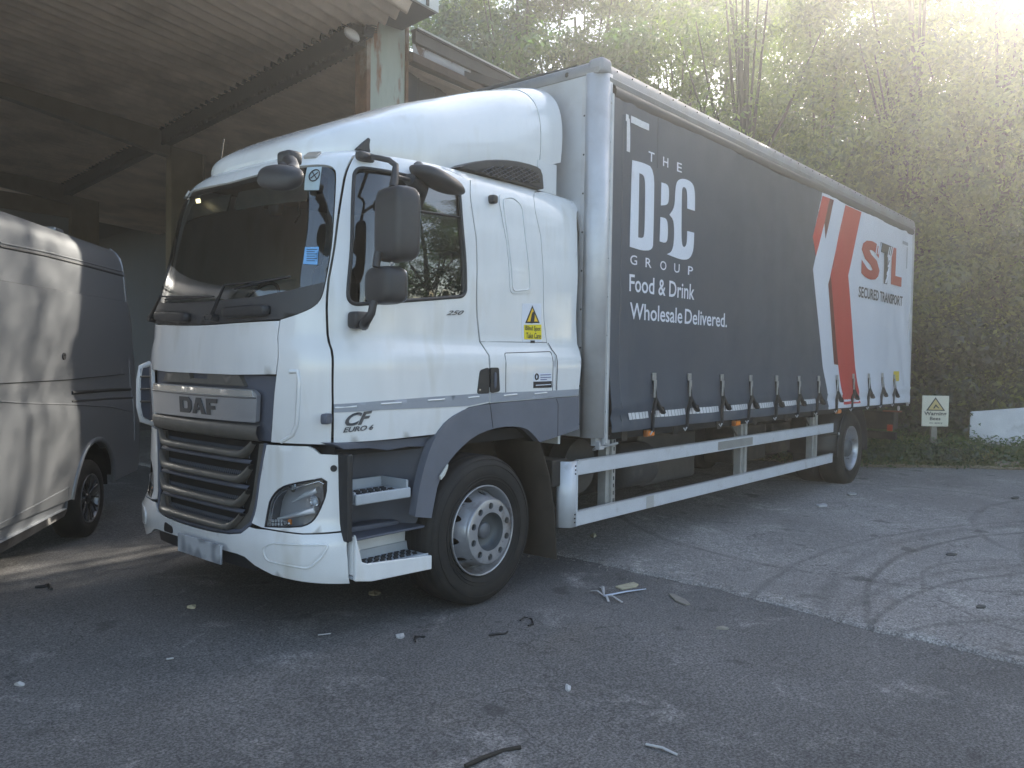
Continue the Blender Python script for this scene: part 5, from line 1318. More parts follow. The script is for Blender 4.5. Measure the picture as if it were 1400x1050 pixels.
# tapered cantilever brackets at the columns B and C
for c in(Bp,Cp):
    a=c+uN*.0; ln=3.6*K; b=MB()
    for q in(0,):
        d=uB*.16*K
        p=[a+np.array((0,0,ZR0+.0-.03)),a+np.array((0,0,ZR0-.50)),a-uC*ln+np.array((0,0,ZR0-ln*.021-.05)),a-uC*ln+np.array((0,0,ZR0-ln*.021-.16))]
        Vv=[p[0],p[1],p[3],p[2]]; Vv=Vv+[v+d for v in Vv]; b.add(Vv,[(0,1,2,3),(7,6,5,4),(0,4,5,1),(1,5,6,2),(2,6,7,3),(3,7,4,0)])
    b.build('cantilever_bracket',CONCOL,SHED,bevel=.01)
# fascia of the canopy end towards the yard: pale sheet with dark soffit
Kp=Q(598,18,d=8.23*K)
fz=Kp[2]
fa=MB(); e0=Kp; 
def strip(mb,p0,d,ln,x,z0,z1):
    n_=np.array((d[1],-d[0],0)); mb.obox(p0+d*ln/2*-1+np.array((0,0,(z0+z1)/2-p0[2])),d*ln/2,n_*x,(0,0,(z1-z0)/2))
f1=MB(); strip(f1,Kp,uG,9.5,.02,fz,fz+.75); FA=f1.build('canopy_fascia',mat('pale_fascia',(.42,.46,.45),.6,var=.12,vscale=3),SHED)
f2=MB(); strip(f2,Kp-uG*.19,uG,.05,.03,fz+.01,fz+.7); f2.build('fascia_joint',BEAMD,FA)
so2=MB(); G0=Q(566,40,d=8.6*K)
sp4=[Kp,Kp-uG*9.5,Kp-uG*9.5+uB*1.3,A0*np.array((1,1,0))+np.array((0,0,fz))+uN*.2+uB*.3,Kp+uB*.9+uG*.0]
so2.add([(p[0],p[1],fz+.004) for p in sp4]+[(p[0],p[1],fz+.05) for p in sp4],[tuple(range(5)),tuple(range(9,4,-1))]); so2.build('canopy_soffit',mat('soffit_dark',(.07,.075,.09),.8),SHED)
# lower rear roof: gutter line running away to the right of column A, peeling white board below
gt0=Q(566,39,d=8.62*K); gt1=gt0+ (Q(707,110,d=1)-CPOS)*0
# find where the line towards (707,109) at the same height leaves
dl_=ray(707,109.5); tt_=(gt0[2]-CPOS[2])/dl_[2]; g1=CPOS+dl_*tt_; dG=(g1-gt0); dG/=np.linalg.norm(dG); lnG=7.5*K
print('gutter dir',dG,'z',gt0[2],g1)
nG=np.array((dG[1],-dG[0],0)); cG=gt0+dG*lnG/2
g=MB(); g.obox(cG+np.array((0,0,-.02)),dG*lnG/2,nG*.06,(0,0,.016)); g.obox(cG+np.array((0,0,-.11)),dG*lnG/2,nG*.035,(0,0,.075)); GU=g.build('gutter',mat('gutter_dark',(.06,.055,.05),.7,var=.3),SHED,bevel=.004)
g=MB(); g.obox(cG+np.array((0,0,.0))+nG*.065,dG*lnG/2,nG*.006,(0,0,.01)); g.build('gutter_lip',mat('pale_lip',(.5,.5,.45),.5),GU)
# peeling board: ragged polygon
wb=MB(); N_=60; V=[]
for i in range(N_+1):
    s=i/N_*lnG; p=gt0+dG*s-nG*.02
    t_=.115+.03*noise.noise((s*2.2,0,0)); b_=.33+.09*noise.noise((s*1.7,5,0))+.03*noise.noise((s*7,5,0))
    V+=[(p[0],p[1],gt0[2]-t_-.02),(p[0],p[1],gt0[2]-b_),(p[0]-nG[0]*.02,p[1]-nG[1]*.02,gt0[2]-b_)]
wb.add(V,[(3*i+k,3*i+3+k,3*i+4+k,3*i+1+k) for i in range(N_) for k in(0,1)],True); wb.build('peeling_board',mat('peeling_white',(.45,.45,.47),.7,var=.15,vscale=4,col2=(.14,.09,.07),cscale=5,cw=(.56,.62)),SHED)
g=MB(); g.obox(cG+np.array((0,0,-.36))-nG*.05,dG*lnG/2,nG*.04,(0,0,.055)); g.build('rotten_plate_beam',mat('rotten_timber',(.075,.05,.04),.9,var=.4,vscale=5,bump=.01,bscale=10),SHED)
# wall below the gutter, set back: vertical cladding boards
wp=MB(); 
p0=gt0-nG*.35
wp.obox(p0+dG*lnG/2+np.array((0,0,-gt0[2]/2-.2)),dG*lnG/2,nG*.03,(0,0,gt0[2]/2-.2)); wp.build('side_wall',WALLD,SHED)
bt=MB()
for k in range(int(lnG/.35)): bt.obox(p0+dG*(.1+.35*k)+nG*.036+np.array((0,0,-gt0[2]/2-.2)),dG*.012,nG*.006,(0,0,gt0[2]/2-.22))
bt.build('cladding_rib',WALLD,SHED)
# interior: wall behind the columns and dropped rear roof, side wall beyond column C
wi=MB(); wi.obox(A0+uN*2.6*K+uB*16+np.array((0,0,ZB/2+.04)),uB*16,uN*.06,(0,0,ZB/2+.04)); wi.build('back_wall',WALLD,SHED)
rr=MB(); V=[];n=int(L/.03)
for i in range(n+1):
    t=L*i/n; 
    for s in(0.02,2.6*K): p=A0+uB*t+uN*s; V.append((p[0],p[1],ZB-.02-.26*s/2.6+.02*math.sin(t/.14*2*math.pi)))
rr.add(V,[(2*i,2*i+1,2*i+3,2*i+2) for i in range(n)],True); rr.build('rear_roof_sheet',ROOFM,SHED)
MB().obox(A0+uN*1.3*K+uB*.12+np.array((0,0,ZB+.06)),uN*1.3*K,uB*.05,(0,0,.05)).build('rear_verge_trim',BEAMD,SHED)
rc=MB(); P4=[A0+uB*.1,A0+uB*32,A0+uB*32+uN*2.7*K,A0+uB*.1+uN*2.7*K]; rc.add([(p[0],p[1],ZB+.12) for p in P4]+[(p[0],p[1],ZB+.15) for p in P4],[(0,1,2,3),(7,6,5,4),(0,4,5,1),(1,5,6,2),(2,6,7,3),(3,7,4,0)]); rc.build('rear_roof_covering',BEAMD,SHED)
ws=MB(); c=Cp+uB*.35; ws.obox(c-uG*6+np.array((0,0,ZR0/2-.2)),uG*6.3,uB*.08,(0,0,ZR0/2-.22)); ws.build('end_wall',WALLB,SHED)
ws=MB(); ws.obox(c-uG*6+np.array((0,0,ZR0-.62))-uB*.12,uG*6.3,uB*.05,(0,0,.20)); ws.build('end_wall_beam',CONCOL,SHED,bevel=.01)
wl_=MB(); c=A0-uC*12.8; 
# ---- security camera on the column
cp_=Q(481,47.5,d=8.28*K); CAMR=root('security_camera',tuple(cp_),'small white bullet security camera fixed to the rusty painted column','camera')
b=MB(); b.blob(cp_,(.085,-.045,-.03),(.03,.055,0),(.0,.02,.075),n=2.6); b.build('camera_housing',mat('cctv_white',(.7,.7,.72),.35),CAMR)
q=Q(497,47,d=8.33*K)
b=MB(); b.tube([cp_,q],.03,8); b.build('camera_arm',BLACKP,CAMR)
b=MB(); q2=Q(504,43,d=8.30*K)
b.obox(q2,uN*.07,uB*.03,(.02,0,.07)); o=b.build('junction_bracket',mat('bracket_black',(.03,.032,.04),.5),CAMR,bevel=.01)
b=MB()
for k in range(4): b.tube([q2+np.array((-.06,-.05,-.05+.03*k)),q2+np.array((.0,-.06,-.03+.03*k)),q2+np.array((.09,-.05,-.0+.025*k))],.008,5)
b.build('cable_bundle',BLACKP,CAMR)
b=MB(); b.tube([cp_+np.array((0,0,-.02)),cp_+np.array((.03,.0,-.13)),q2+np.array((-.05,-.04,-.12)),q2+np.array((.02,-.03,-.06))],.007,5); b.build('camera_cable',BLACKP,CAMR)

# ============================================================ VAN
VD=np.array([math.cos(R(47.4)),math.sin(R(47.4)),0]); VN=np.array([VD[1],-VD[0],0])   # VN points to the yard side
VW=np.array([-.92,4.01,0])            # rear wheel contact, outer face
VAN=root('grey_van',tuple(VW),'silver grey high roof panel van parked under the shed roof with sun patches','van')
VP_=mat('van_silver_paint',(.225,.235,.25),.32,metal=.35,coat=.5)
VREAR=1.27                              # rear overhang
van_in=prof([(.25,.05),(.45,.0),(.75,-.02),(1.15,-.01),(1.28,.02),(1.9,.045),(2.3,.075),(2.55,.105),(2.66,.16),(2.73,.27),(2.77,.55)])
def vF(a,z):
    """a along the side from the rear wheel towards the rear end; side tucks in with height"""
    r=max(0,a-(VREAR-.14-.10*max(0,(z-1.0))/1.7)); e=VREAR+.04-.17*max(0,(z-1.5))/1.2
    aa=min(a,e); tuck=0
    if a>e-.16:
        t=min(1,(a-(e-.16))/.16); aa=e-.16+.16*math.sin(t*math.pi/2); tuck=.16*(1-math.cos(t*math.pi/2))
        if a>e: tuck+= (a-e)
    p=VW+VD*aa-VN*(van_in(z)+tuck-.03)
    return (p[0],p[1],z)
def vI(px,py):
    a,z=0,1
    for _ in range(60):
        q=P(vF(a,z)); e=q-np.array((px,py)); 
        J=np.array([(P(vF(a+1e-3,z))-q)/1e-3,(P(vF(a,z+1e-3))-q)/1e-3]).T
        d=np.linalg.solve(J,-e); m=max(abs(d)/.3); m=max(m,1); a+=d[0]/m; z+=d[1]/m; a=min(max(a,-7),1.0)
    return (a,z)
def arcpts(r,z0,a0=R(180),a1=0,n=18): return [(r*math.cos(a0+(a1-a0)*k/n),z0+r*math.sin(a0+(a1-a0)*k/n)) for k in range(n+1)]
wr=.345
body=[(-5.2,.42),(-.50,.42)]+arcpts(.46,.40,R(178),R(2))[0:]+[(.5,.42),(1.75,.46),(1.7,1.2),(1.6,2.0),(1.4,2.76),(-5.2,2.76)]
vb=patch('van_body',[body],vF,VP_,VAN,g=.07,thick=.02,flip=False)
# rear body end and roof
rb=MB(); e=VREAR-.05
p=lambda a,n_,z: VW+VD*a-VN*n_+np.array((0,0,z))
V=[p(e,.12,.4),p(e,1.95,.4),p(e-.10,.3,2.6),p(e-.10,1.8,2.6)]
rb.obox(VW+VD*(-2.2)-VN*1.03+np.array((0,0,1.40)),VD*(3.05),VN*.74,(0,0,.98)); rb.build('van_inner_body',mat('van_dark_core',(.05,.052,.056),.6),VAN,bevel=.1,seg=3)
rr_=MB(); V=[];
for i in range(13):
    n_=.36+1.3*i/12; z=2.74+.06*math.sin(math.pi*i/12)
    for a in(-5.2,e-.14): q=VW+VD*a-VN*n_; V.append((q[0],q[1],z))
rr_.add(V,[(2*i,2*i+1,2*i+3,2*i+2) for i in range(12)],True); rr_.build('van_roof',VP_,VAN)
MB().obox(VW+VD*(e+.03)-VN*.95+np.array((0,0,.52)),VD*.08,VN*.88,(0,0,.14)).build('rear_bumper',BLACKP,VAN,bevel=.05,seg=3)
MB().obox(VW+VD*(-4.6)-VN*.98+np.array((0,0,1.2)),VD*.8,VN*.85,(0,0,.75)).build('van_cab_front',VP_,VAN,bevel=.25,seg=4)
MB().obox(VW+VD*(-5.4)-VN*.98+np.array((0,0,.75)),VD*.5,VN*.8,(0,0,.40)).build('van_bonnet',VP_,VAN,bevel=.15,seg=4)
def vline(name,pxs,r,m,off=0,closed=False): return line_on(name,[vI(*q) for q in pxs],vF,m,VAN,r=r,off=off,closed=closed)
VSEAM=mat('van_seam',(.03,.032,.035),.5); VHI=mat('van_bright_edge',(.42,.44,.48),.25,metal=.5)
vline('roof_rail_groove',[(0,337),(60,349),(120,364),(182,381)],.011,VSEAM,-.002)
vline('roof_rail_lip',[(0,332),(60,344),(120,359),(181,375.5)],.009,VP_,.0)
pnl=[vI(*q) for q in((-60,373),(0,384),(90,399),(178,414),(186,460),(188,480),(172,511),(90,519),(0,524),(-60,528))]
pv=patch('side_panel_pressing',[rpoly(pnl,.05,4)[::-1] if False else rpoly(pnl,.05,4)],vF,VP_,VAN,g=.07,off=.012,thick=.014,bevel=.008) 
line_on('panel_seam',rpoly(pnl,.05,4),vF,VSEAM,VAN,r=.005,off=.002,closed=True)
vline('rear_corner_seam',[(168,341),(180,372),(190,430),(197,470),(196,540),(190,600)],.005,VHI,0)
vline('slide_rail',[(98,537),(150,533),(205,529)],.016,VSEAM,.0)
vline('slide_rail',[(98,549),(150,545),(200,541)],.010,VSEAM,.0)
vline('waist_crease',[(0,549),(50,552),(97,553),(150,556),(200,560)],.007,VP_,.0)
# wheel arch lip, sill
aw=arcpts(.475,.40,R(178),R(2)); line_on('wheel_arch_lip',aw,vF,VP_,VAN,r=.022,off=.0)
sl=[vI(*q) for q in((-60,750),(0,716),(94,666),(91,695),(0,742),(-60,775))]
patch('lower_side_moulding',[sl[::-1]],vF,mat('van_moulding',(.22,.235,.26),.4,metal=.3),VAN,g=.08,off=.02,thick=.025,bevel=.006,flip=True)
sl=[vI(*q) for q in((-60,790),(0,757),(88,706),(92,696),(0,743),(-60,777))]
patch('sill_step',[sl],vF,BLACKP,VAN,g=.08,off=.0,thick=.03)
fc=vI(85,487); mb=MB(); c=np.array(vF(*fc)); MB().cyl(c-VN*.005,c+VN*.02,.030,18).build('lock_escutcheon',BLK,VAN)
c2=np.array(vF(fc[0],fc[1]+.012)); MB().cyl(c2+VN*.018,c2+VN*.022,.010,12).build('lock_barrel',CHROME,VAN)
# van wheel
def vwheel(a,n_):
    c=VW+VD*a-VN*n_+np.array((0,0,wr)); rot=math.atan2(VD[1],VD[0])
    W=MB().lathe([(.215,.015),(.235,-.004),(.28,-.010),(.325,.006),(.345,.03),(.345,.20),(.325,.225),(.22,.22),(.21,.2)],n=64).build('van_wheel',TYRE,VAN,at=c)
    W.rotation_euler=(0,0,rot)
    def sub(mb,name,m): 
        o=mb.build(name,m,W,at=c); o.location=(0,0,0); return o
    AL=mat('dark_alloy',(.06,.06,.065),.35,metal=.6,coat=.3)
    sub(MB().lathe([(.216,.012),(.220,.0),(.214,-.002),(.205,.01),(.195,.06),(.19,.14)],n=64),'wheel_rim',mat('rim_edge',(.22,.22,.23),.35,metal=.7))
    sp=MB()
    for k in range(10):
        t=2*math.pi*k/10
        for dt in(-.05,.05):
            u=np.array((math.cos(t+dt*.4),0,math.sin(t+dt*.4)));u2=np.array((math.cos(t+dt*2.2),0,math.sin(t+dt*2.2)))
            sp.tube([u*.05+np.array((0,.035,0)),u*.12+np.array((0,.018,0)),u2*.207+np.array((0,.012,0))],[.012,.009,.009],6)
    sub(sp,'alloy_spokes',AL); sub(MB().lathe([(0,.015),(.035,.015),(.055,.03),(.06,.06)],n=24),'wheel_centre',AL); sub(MB().lathe([(.20,.09),(.0,.09)],n=32),'brake_plate',DARK)
    return W
vwheel(0,-.0); vwheel(-3.6,0)
al=MB(); V=[]
for a,z in arcpts(.455,.40,R(180),0,20):
    q=VW+VD*a; V+=[(*(q-VN*.02)[:2],z),(*(q-VN*.45)[:2],z)]
al.add(V,[(2*i,2*i+1,2*i+3,2*i+2) for i in range(20)],True); al.build('wheel_housing',DARK,VAN)
# something light lying on the van roof (rack ends)
for a,n_,z in((.55,.6,2.80),):
    q=VW+VD*a-VN*n_; MB().obox((q[0],q[1],z),VD*.10,VN*.12,(0,0,.03)).build('roof_rack_foot',VP_,VAN,bevel=.02)

# ============================================================ SIGN, WALL PANEL
sc_=Q(1279,562,d=13.6); sdir=np.array([math.cos(R(-45)),math.sin(R(-45)),0]); sn=np.array([-sdir[1]*-1,0,0])
nrm=-np.array([FW[0],FW[1],0]); nrm/=np.linalg.norm(nrm); ux=np.array([-nrm[1],nrm[0],0]); 
if np.dot(ux,RT)<0: ux=-ux
SG_=root('warning_sign',(sc_[0],sc_[1],0),'square pale warning sign with black triangle on a short post in the grass','sign')
hw=18.3/CF*13.6; hh=21/CF*13.6
b=MB(); b.obox(sc_-nrm*.01,ux*hw,nrm*.008,(0,0,hh)); b.build('sign_plate',mat('cream_sign_plate',(.62,.60,.50),.5,var=.06,vscale=5),SG_,bevel=.006)
b=MB(); b.obox((sc_[0]-nrm[0]*.05,sc_[1]-nrm[1]*.05,sc_[2]/2+.1),ux*.05,nrm*.03,(0,0,sc_[2]/2+.1)); b.build('sign_post',mat('weathered_post',(.22,.21,.18),.8,var=.2),SG_,bevel=.005)
sF=lambda a,z:tuple(sc_+ux*a+np.array((0,0,z))+nrm*.001)
k=hh/21
def spx(x,y): return ((x-1279)*13.6/CF,(562-y)*13.6/CF)
t3=[spx(1266,561.5),spx(1292,561.5),spx(1278.5,543)]
patch('sign_triangle_edge',[t3],sF,BLK,SG_,g=.2,off=.002,thick=.002,flip=False)
c0=np.mean(t3,0); patch('sign_triangle_field',[[tuple(c0+(np.array(q)-c0)*.78) for q in t3]],sF,mat('sign_yellow_faded',(.50,.40,.17),.5),SG_,g=.2,off=.005,thick=.002)
pf=[(-.05,-.055),(-.02,-.055),(.0,.0),(.05,-.05),(.07,-.05),(.02,.02),(.0,.05),(-.015,.02)]
patch('sign_pictogram',[[(c0[0]+a*.9,c0[1]+b_*.7) for a,b_ in pf]],sF,BLK,SG_,g=.2,off=.008,thick=.002)
def st(s,q0,q1,bold=.02): 
    a=spx(*q0);b_=spx(*q1); text('sign_lettering',s,(a[0],a[1],b_[0],b_[1]),sF,BLK,SG_,off=.004,bold=bold)
st('Warning',(1263.5,569.5),(1294,562.8)); st('Bees',(1271.5,574.6),(1286,569.8)); st('no entry',(1271,579.8),(1289,577.4))
# concrete panel at the right
w0=Q(1325,606,d=14.5);w1=Q(1420,606,d=13.9)
d_=w1-w0;d_[2]=0;ln=np.linalg.norm(d_);d_/=ln; nn_=np.array((-d_[1],d_[0],0))
zt0=(Q(1327,563,d=14.5))[2]; zt1=(Q(1420,556,d=13.9))[2]
CWL=root('concrete_wall_panel',(w0[0],w0[1],0),'low white concrete panel wall at the edge of the bushes','wall')
b=MB(); pts=[w0,w0+d_*ln*1.6]; tops=[zt0,zt0+(zt1-zt0)*1.6]
V=[]
for p_,t_ in zip(pts,tops):
    for s in(0,.16):
        q=p_+nn_*s; V+=[(q[0],q[1],-.05),(q[0],q[1],t_)]
b.add(V,[(0,1,5,4),(2,6,7,3),(0,2,3,1),(4,5,7,6),(1,3,7,5)]); b.build('wall_slab',mat('white_concrete',(.68,.69,.72),.8,var=.12,vscale=3,col2=(.28,.27,.25),cscale=1.4,cw=(.55,.75),bump=.004,bscale=8),CWL,bevel=.012)
pi_=Q(1402,618,d=13.2); meta(MB().blob((pi_[0]+.12,pi_[1]-.05,.07),(.13,-.1,0),(.08,.09,0),(0,.02,.085),n=2.2,u=12,v=8).build('plastic_sack',mat('pale_plastic_sack',(.6,.62,.66),.5,var=.1,bump=.01,bscale=14)),'pale blue white plastic sack lying in the grass by the wall','sack')
lg=[Q(x,y,d=13.0) for x,y in((1362,625),(1378,629),(1402,635))]
meta(MB().tube([(p_[0],p_[1],.08) for p_ in lg],[.05,.06,.05],8).build('fallen_branch',mat('grey_log',(.25,.22,.19),.9,var=.2,vscale=10,bump=.01,bscale=20)),'bare grey fallen branch on the verge in front of the white wall','branch')
"""end"""
# ============================================================ LITTER
def G(px,py,z=None):
    p=U(px,py,2,0.0); zz=gzs(p[0],p[1])+(.026 if p[0]>edge(p[1]) else 0); q=U(px,py,2,zz); return q
WOODP=mat('pale_split_wood',(.42,.38,.27),.8,var=.2,vscale=20); WOODG=mat('grey_split_wood',(.24,.22,.19),.85,var=.2,vscale=20)
PWHT=mat('white_scrap',(.42,.42,.43),.6,var=.1,vscale=20); PBLK=mat('black_scrap',(.02,.02,.022),.5)
def chip(pxs,h,name,m,label,cat):
    pts=[G(*q) for q in pxs]; z=max(p[2] for p in pts); b=MB()
    b.prism([(p[0],p[1]) for p in pts],'z',z+.001,z+h); o=b.build(name,m,bevel=min(.003,h*.3)); return meta(o,label,cat)
chip([(841,803.5),(866,797.5),(873,800.5),(870,803.5),(850,807)],.012,'wood_offcut',WOODP,'pale pointed wood offcut lying above the long plastic strip','wood scrap')
chip([(914,813.5),(922,814),(938,822),(944,827.5),(938,828.5),(924,823)],.012,'wood_offcut',WOODG,'grey narrow wood offcut right of the torn plastic strip','wood scrap')
a,b_=G(826,817),G(883,807); 
PS=root('torn_plastic_strip',(a[0],a[1],a[2]),'torn white plastic strip with crumpled end lying on the tarmac','plastic strip')
MB().tube([a+np.array((0,0,.012)),(a+b_)/2+np.array((0,0,.016)),b_+np.array((0,0,.010))],[.012,.009,.005],6,flat=.5).build('strip',mat('blue_white_plastic',(.48,.54,.66),.4),PS)
for e in((808,809.5),(821,804),(824,803),(832,824),(846,822),(851,825)):
    q=G(*e); MB().tube([a+np.array((0,0,.012)),(a+q)/2+np.array((0,0,.03)),q+np.array((0,0,.008))],[.005,.009,.010],5,flat=.25).build('torn_end',PWHT,PS)
for (x,y,w_,h_,nm,m,lb,ct) in(
  (547,871,6,3,'paper_scrap',PWHT,'crumpled white paper ball on the tarmac below the front wheel','paper scrap'),
  (1124,691.5,8,2,'paper_scrap',PWHT,'flat white paper scrap on the concrete near the rear wheel','paper scrap'),
  (776,942,4,4,'paper_scrap',PWHT,'small twisted white scrap in the middle of the tarmac','paper scrap'),
  (27,937,8,1.6,'paper_scrap',PWHT,'thin white scrap on the tarmac at the far left','paper scrap'),
  (262,831,7,1.6,'wood_splinter',WOODP,'pale splinter on the tarmac in front of the bumper','wood scrap'),
  (1388,681,6,1.5,'stone_chip',mat('dark_chip',(.06,.06,.06),.8),'small dark stone chip on the concrete at the right','stone'),
  (1340,831,7,1.6,'stone_chip',MATS['dark_chip'],'long dark chip on the concrete near the joint at right','stone'),
  (1300,759,8,1.5,'stone_chip',MATS['dark_chip'],'dark flat chip on the concrete behind the tyre marks','stone'),
  (1165,676,7,1.5,'paper_scrap',mat('grey_paper',(.33,.33,.33),.7),'dull grey scrap beside the rear wheel shadow','paper scrap'),
  (511,812,9,3,'dead_leaf',mat('dry_leaf',(.20,.17,.12),.8),'dry curled leaf on the tarmac under the lower step','leaf'),
  (988,860,9,1.5,'wood_splinter',WOODG,'grey splinter right of the wood offcuts on the tarmac','wood scrap'),
  (811,733,4,2,'wood_splinter',WOODP,'tiny pale chip under the side guard','wood scrap')):
    c=G(x,y); rx=G(x+w_,y)-c; ry=G(x,y-h_)-c
    M_=MB(); N_=9
    ring=[]
    for k in range(N_):
        t=2*math.pi*k/N_; r_=.75+.4*random.random(); ring.append(c+rx*math.cos(t)*r_+ry*math.sin(t)*r_+np.array((0,0,.004+.014*random.random())))
    top=c+np.array((0,0,.022)); M_.add([tuple(q) for q in ring]+[tuple(top)]+[(q[0],q[1],c[2]) for q in ring],[(k,(k+1)%N_,N_) for k in range(N_)]+[(k,k+N_+1,(k+1)%N_+N_+1,(k+1)%N_) for k in range(N_)])
    meta(M_.build(nm,m),lb,ct)
def wire(pxs,r,nm,m,lb,ct,lift=.008):
    pts=[G(*q)+np.array((0,0,lift*(1+.7*math.sin(i*2.1)))) for i,q in enumerate(pxs)]
    meta(MB().tube(pts,r,5).build(nm,m),lb,ct)
wire([(668,870),(680,869),(690,867),(694,865)],.007,'rubber_strip',PBLK,'short black rubber strip on the dusty patch beyond the wheel','rubber scrap')
wire([(568,879),(567,873),(574,871),(581,872)],.006,'rubber_strip',PBLK,'curled black rubber scrap beside the paper ball','rubber scrap')
wire([(711,850),(716,846),(727,847),(729,855),(722,858)],.006,'wire_loop',PBLK,'dark wire loop on the tarmac near the wheel','wire')
wire([(883,1020),(905,1026),(926,1033)],.006,'plastic_straw',PWHT,'thin white stick lying low in the picture','stick')
wire([(49,804),(60,804),(66,800),(70,807)],.012,'rubber_strip',PBLK,'black rubber scraps on the tarmac below the van','rubber scrap')
wire([(636,1050),(660,1040),(688,1027),(712,1024)],.010,'twig',mat('dark_twig',(.03,.025,.02),.8),'dark crooked twig at the bottom edge of the tarmac','twig')
wire([(435,870),(452,869)],.004,'plastic_straw',PWHT,'tiny pale stick on the tarmac left of the step','stick')
wire([(228,903),(237,903)],.006,'plastic_straw',PWHT,'short white stick on the open tarmac at left','stick')

# ============================================================ VEGETATION
LEAFM=[leafmat('leaf_green',(.018,.040,.010),(.095,.150,.030),(1.6,2.2,.8)),leafmat('leaf_yellow_green',(.032,.060,.014),(.15,.195,.038),(1.9,2.2,.7)),leafmat('leaf_dark',(.014,.030,.012),(.065,.10,.026),(1.6,1.9,.7))]
BARK=mat('bark',(.048,.048,.036),.9,var=.3,vscale=6,bump=.01,bscale=14)
def leafcloud(centres,per,size,seed,flat=.5,droop=0):
    rng=np.random.default_rng(seed); allv=[]
    C_=[];Nn=[]
    for (c,r) in centres:
        k=int(per*r*r*r/.5) if False else int(per*(r/.7)**2)
        d=rng.normal(size=(k,3)); d/=np.linalg.norm(d,axis=1)[:,None]; rad=r*rng.random(k)**.45
        pos=np.array(c)+d*rad[:,None]*np.array((1,1,.8)); C_.append(pos); Nn.append(d)
    pos=np.concatenate(C_); nd=np.concatenate(Nn); k=len(pos)
    nrm=nd*1.3+rng.normal(size=(k,3))*.5+np.array((0,0,.35)); nrm/=np.linalg.norm(nrm,axis=1)[:,None]
    t=rng.normal(size=(k,3)); t-=nrm*(t*nrm).sum(1)[:,None]; t/=np.linalg.norm(t,axis=1)[:,None]; b=np.cross(nrm,t)
    s=size*(.6+.8*rng.random(k))[:,None]
    v0=pos-t*s; v1=pos+b*s*.42+nrm*s*.12; v2=pos+t*s; v3=pos-b*s*.42+nrm*s*.12
    return np.stack([v0,v1,v2,v3],1).reshape(-1,3)
def cloudmesh(name,V,m):
    k=len(V)//4; me=bpy.data.meshes.new(name); me.vertices.add(len(V)); me.vertices.foreach_set('co',V.astype(np.float32).ravel())
    me.loops.add(k*4); me.loops.foreach_set('vertex_index',np.arange(k*4,dtype=np.int32)); me.polygons.add(k)
    me.polygons.foreach_set('loop_start',np.arange(0,k*4,4,dtype=np.int32)); me.polygons.foreach_set('loop_total',np.full(k,4,dtype=np.int32)); me.update(calc_edges=True); me.materials.append(m); return me
def crown_centres(h0,h1,rad,n,seed):
    rng=random.Random(seed); out=[]
    for k in range(n):
        f=rng.random(); z=h0+(h1-h0)*f; rr=rad*(math.sin(math.pi*min(1,(f*.9+.12)))**.6)*(.35+.65*rng.random()**.5); a=rng.random()*6.283
        out.append(((rr*math.cos(a),rr*math.sin(a),z),.28+.75*rng.random()**1.6))
    return out
TREES={}
def tree_mesh(kind,h0,h1,rad,n,per,size,m,seed):
    cs=crown_centres(h0,h1,rad,n,seed); TREES[kind]=(cloudmesh('crown',leafcloud(cs,per,size,seed),m),None)
    rng=random.Random(seed); b=MB(); ht=h1*.85
    tp=[(0,0,-.1),(.1*rng.uniform(-1,1),.1,ht*.3),(.25*rng.uniform(-1,1),.2*rng.uniform(-1,1),ht*.65),(.3,.1,ht)]
    b.tube(tp,[.20,.16,.10,.03],9)
    for c,r in rng.sample(cs,min(22,len(cs))):
        f=rng.uniform(.25,.8); base=Vector(tp[1]).lerp(Vector(tp[2]),f); c=Vector(c); mid=(base*.5+c*.5)+Vector((0,0,-.2)); b.tube([base,mid,c],[.06,.035,.012],5)
    o=b.build('trunk',BARK); me=o.data; bpy.data.objects.remove(o); TREES[kind]=(TREES[kind][0],me)
tree_mesh('broad',.9,11.5,3.0,150,430,.062,LEAFM[0],11)
tree_mesh('light',.9,11.0,2.9,140,400,.062,LEAFM[1],12)
tree_mesh('dark',.5,12.5,3.3,150,330,.07,LEAFM[2],13)
tree_mesh('sparse',1.0,11.5,2.6,95,120,.062,LEAFM[1],15)
tree_mesh('open',1.2,11.0,2.8,110,330,.062,LEAFM[1],14)
def tree(kind,x,y,s,rz,label,group='trees of the wooded bank behind the yard'):
    r_=root('broadleaf_tree',(x,y,0),label,'tree',group,rotz=rz); r_.scale=(s,s,s)
    for nm,me in(('crown',TREES[kind][0]),('trunk',TREES[kind][1])):
        o=bpy.data.objects.new(nm,me); COL.objects.link(o); o.parent=r_
    return r_
def along(px,depth): 
    p=CPOS+ray(px,500)*(depth/CF); return p[0],p[1]
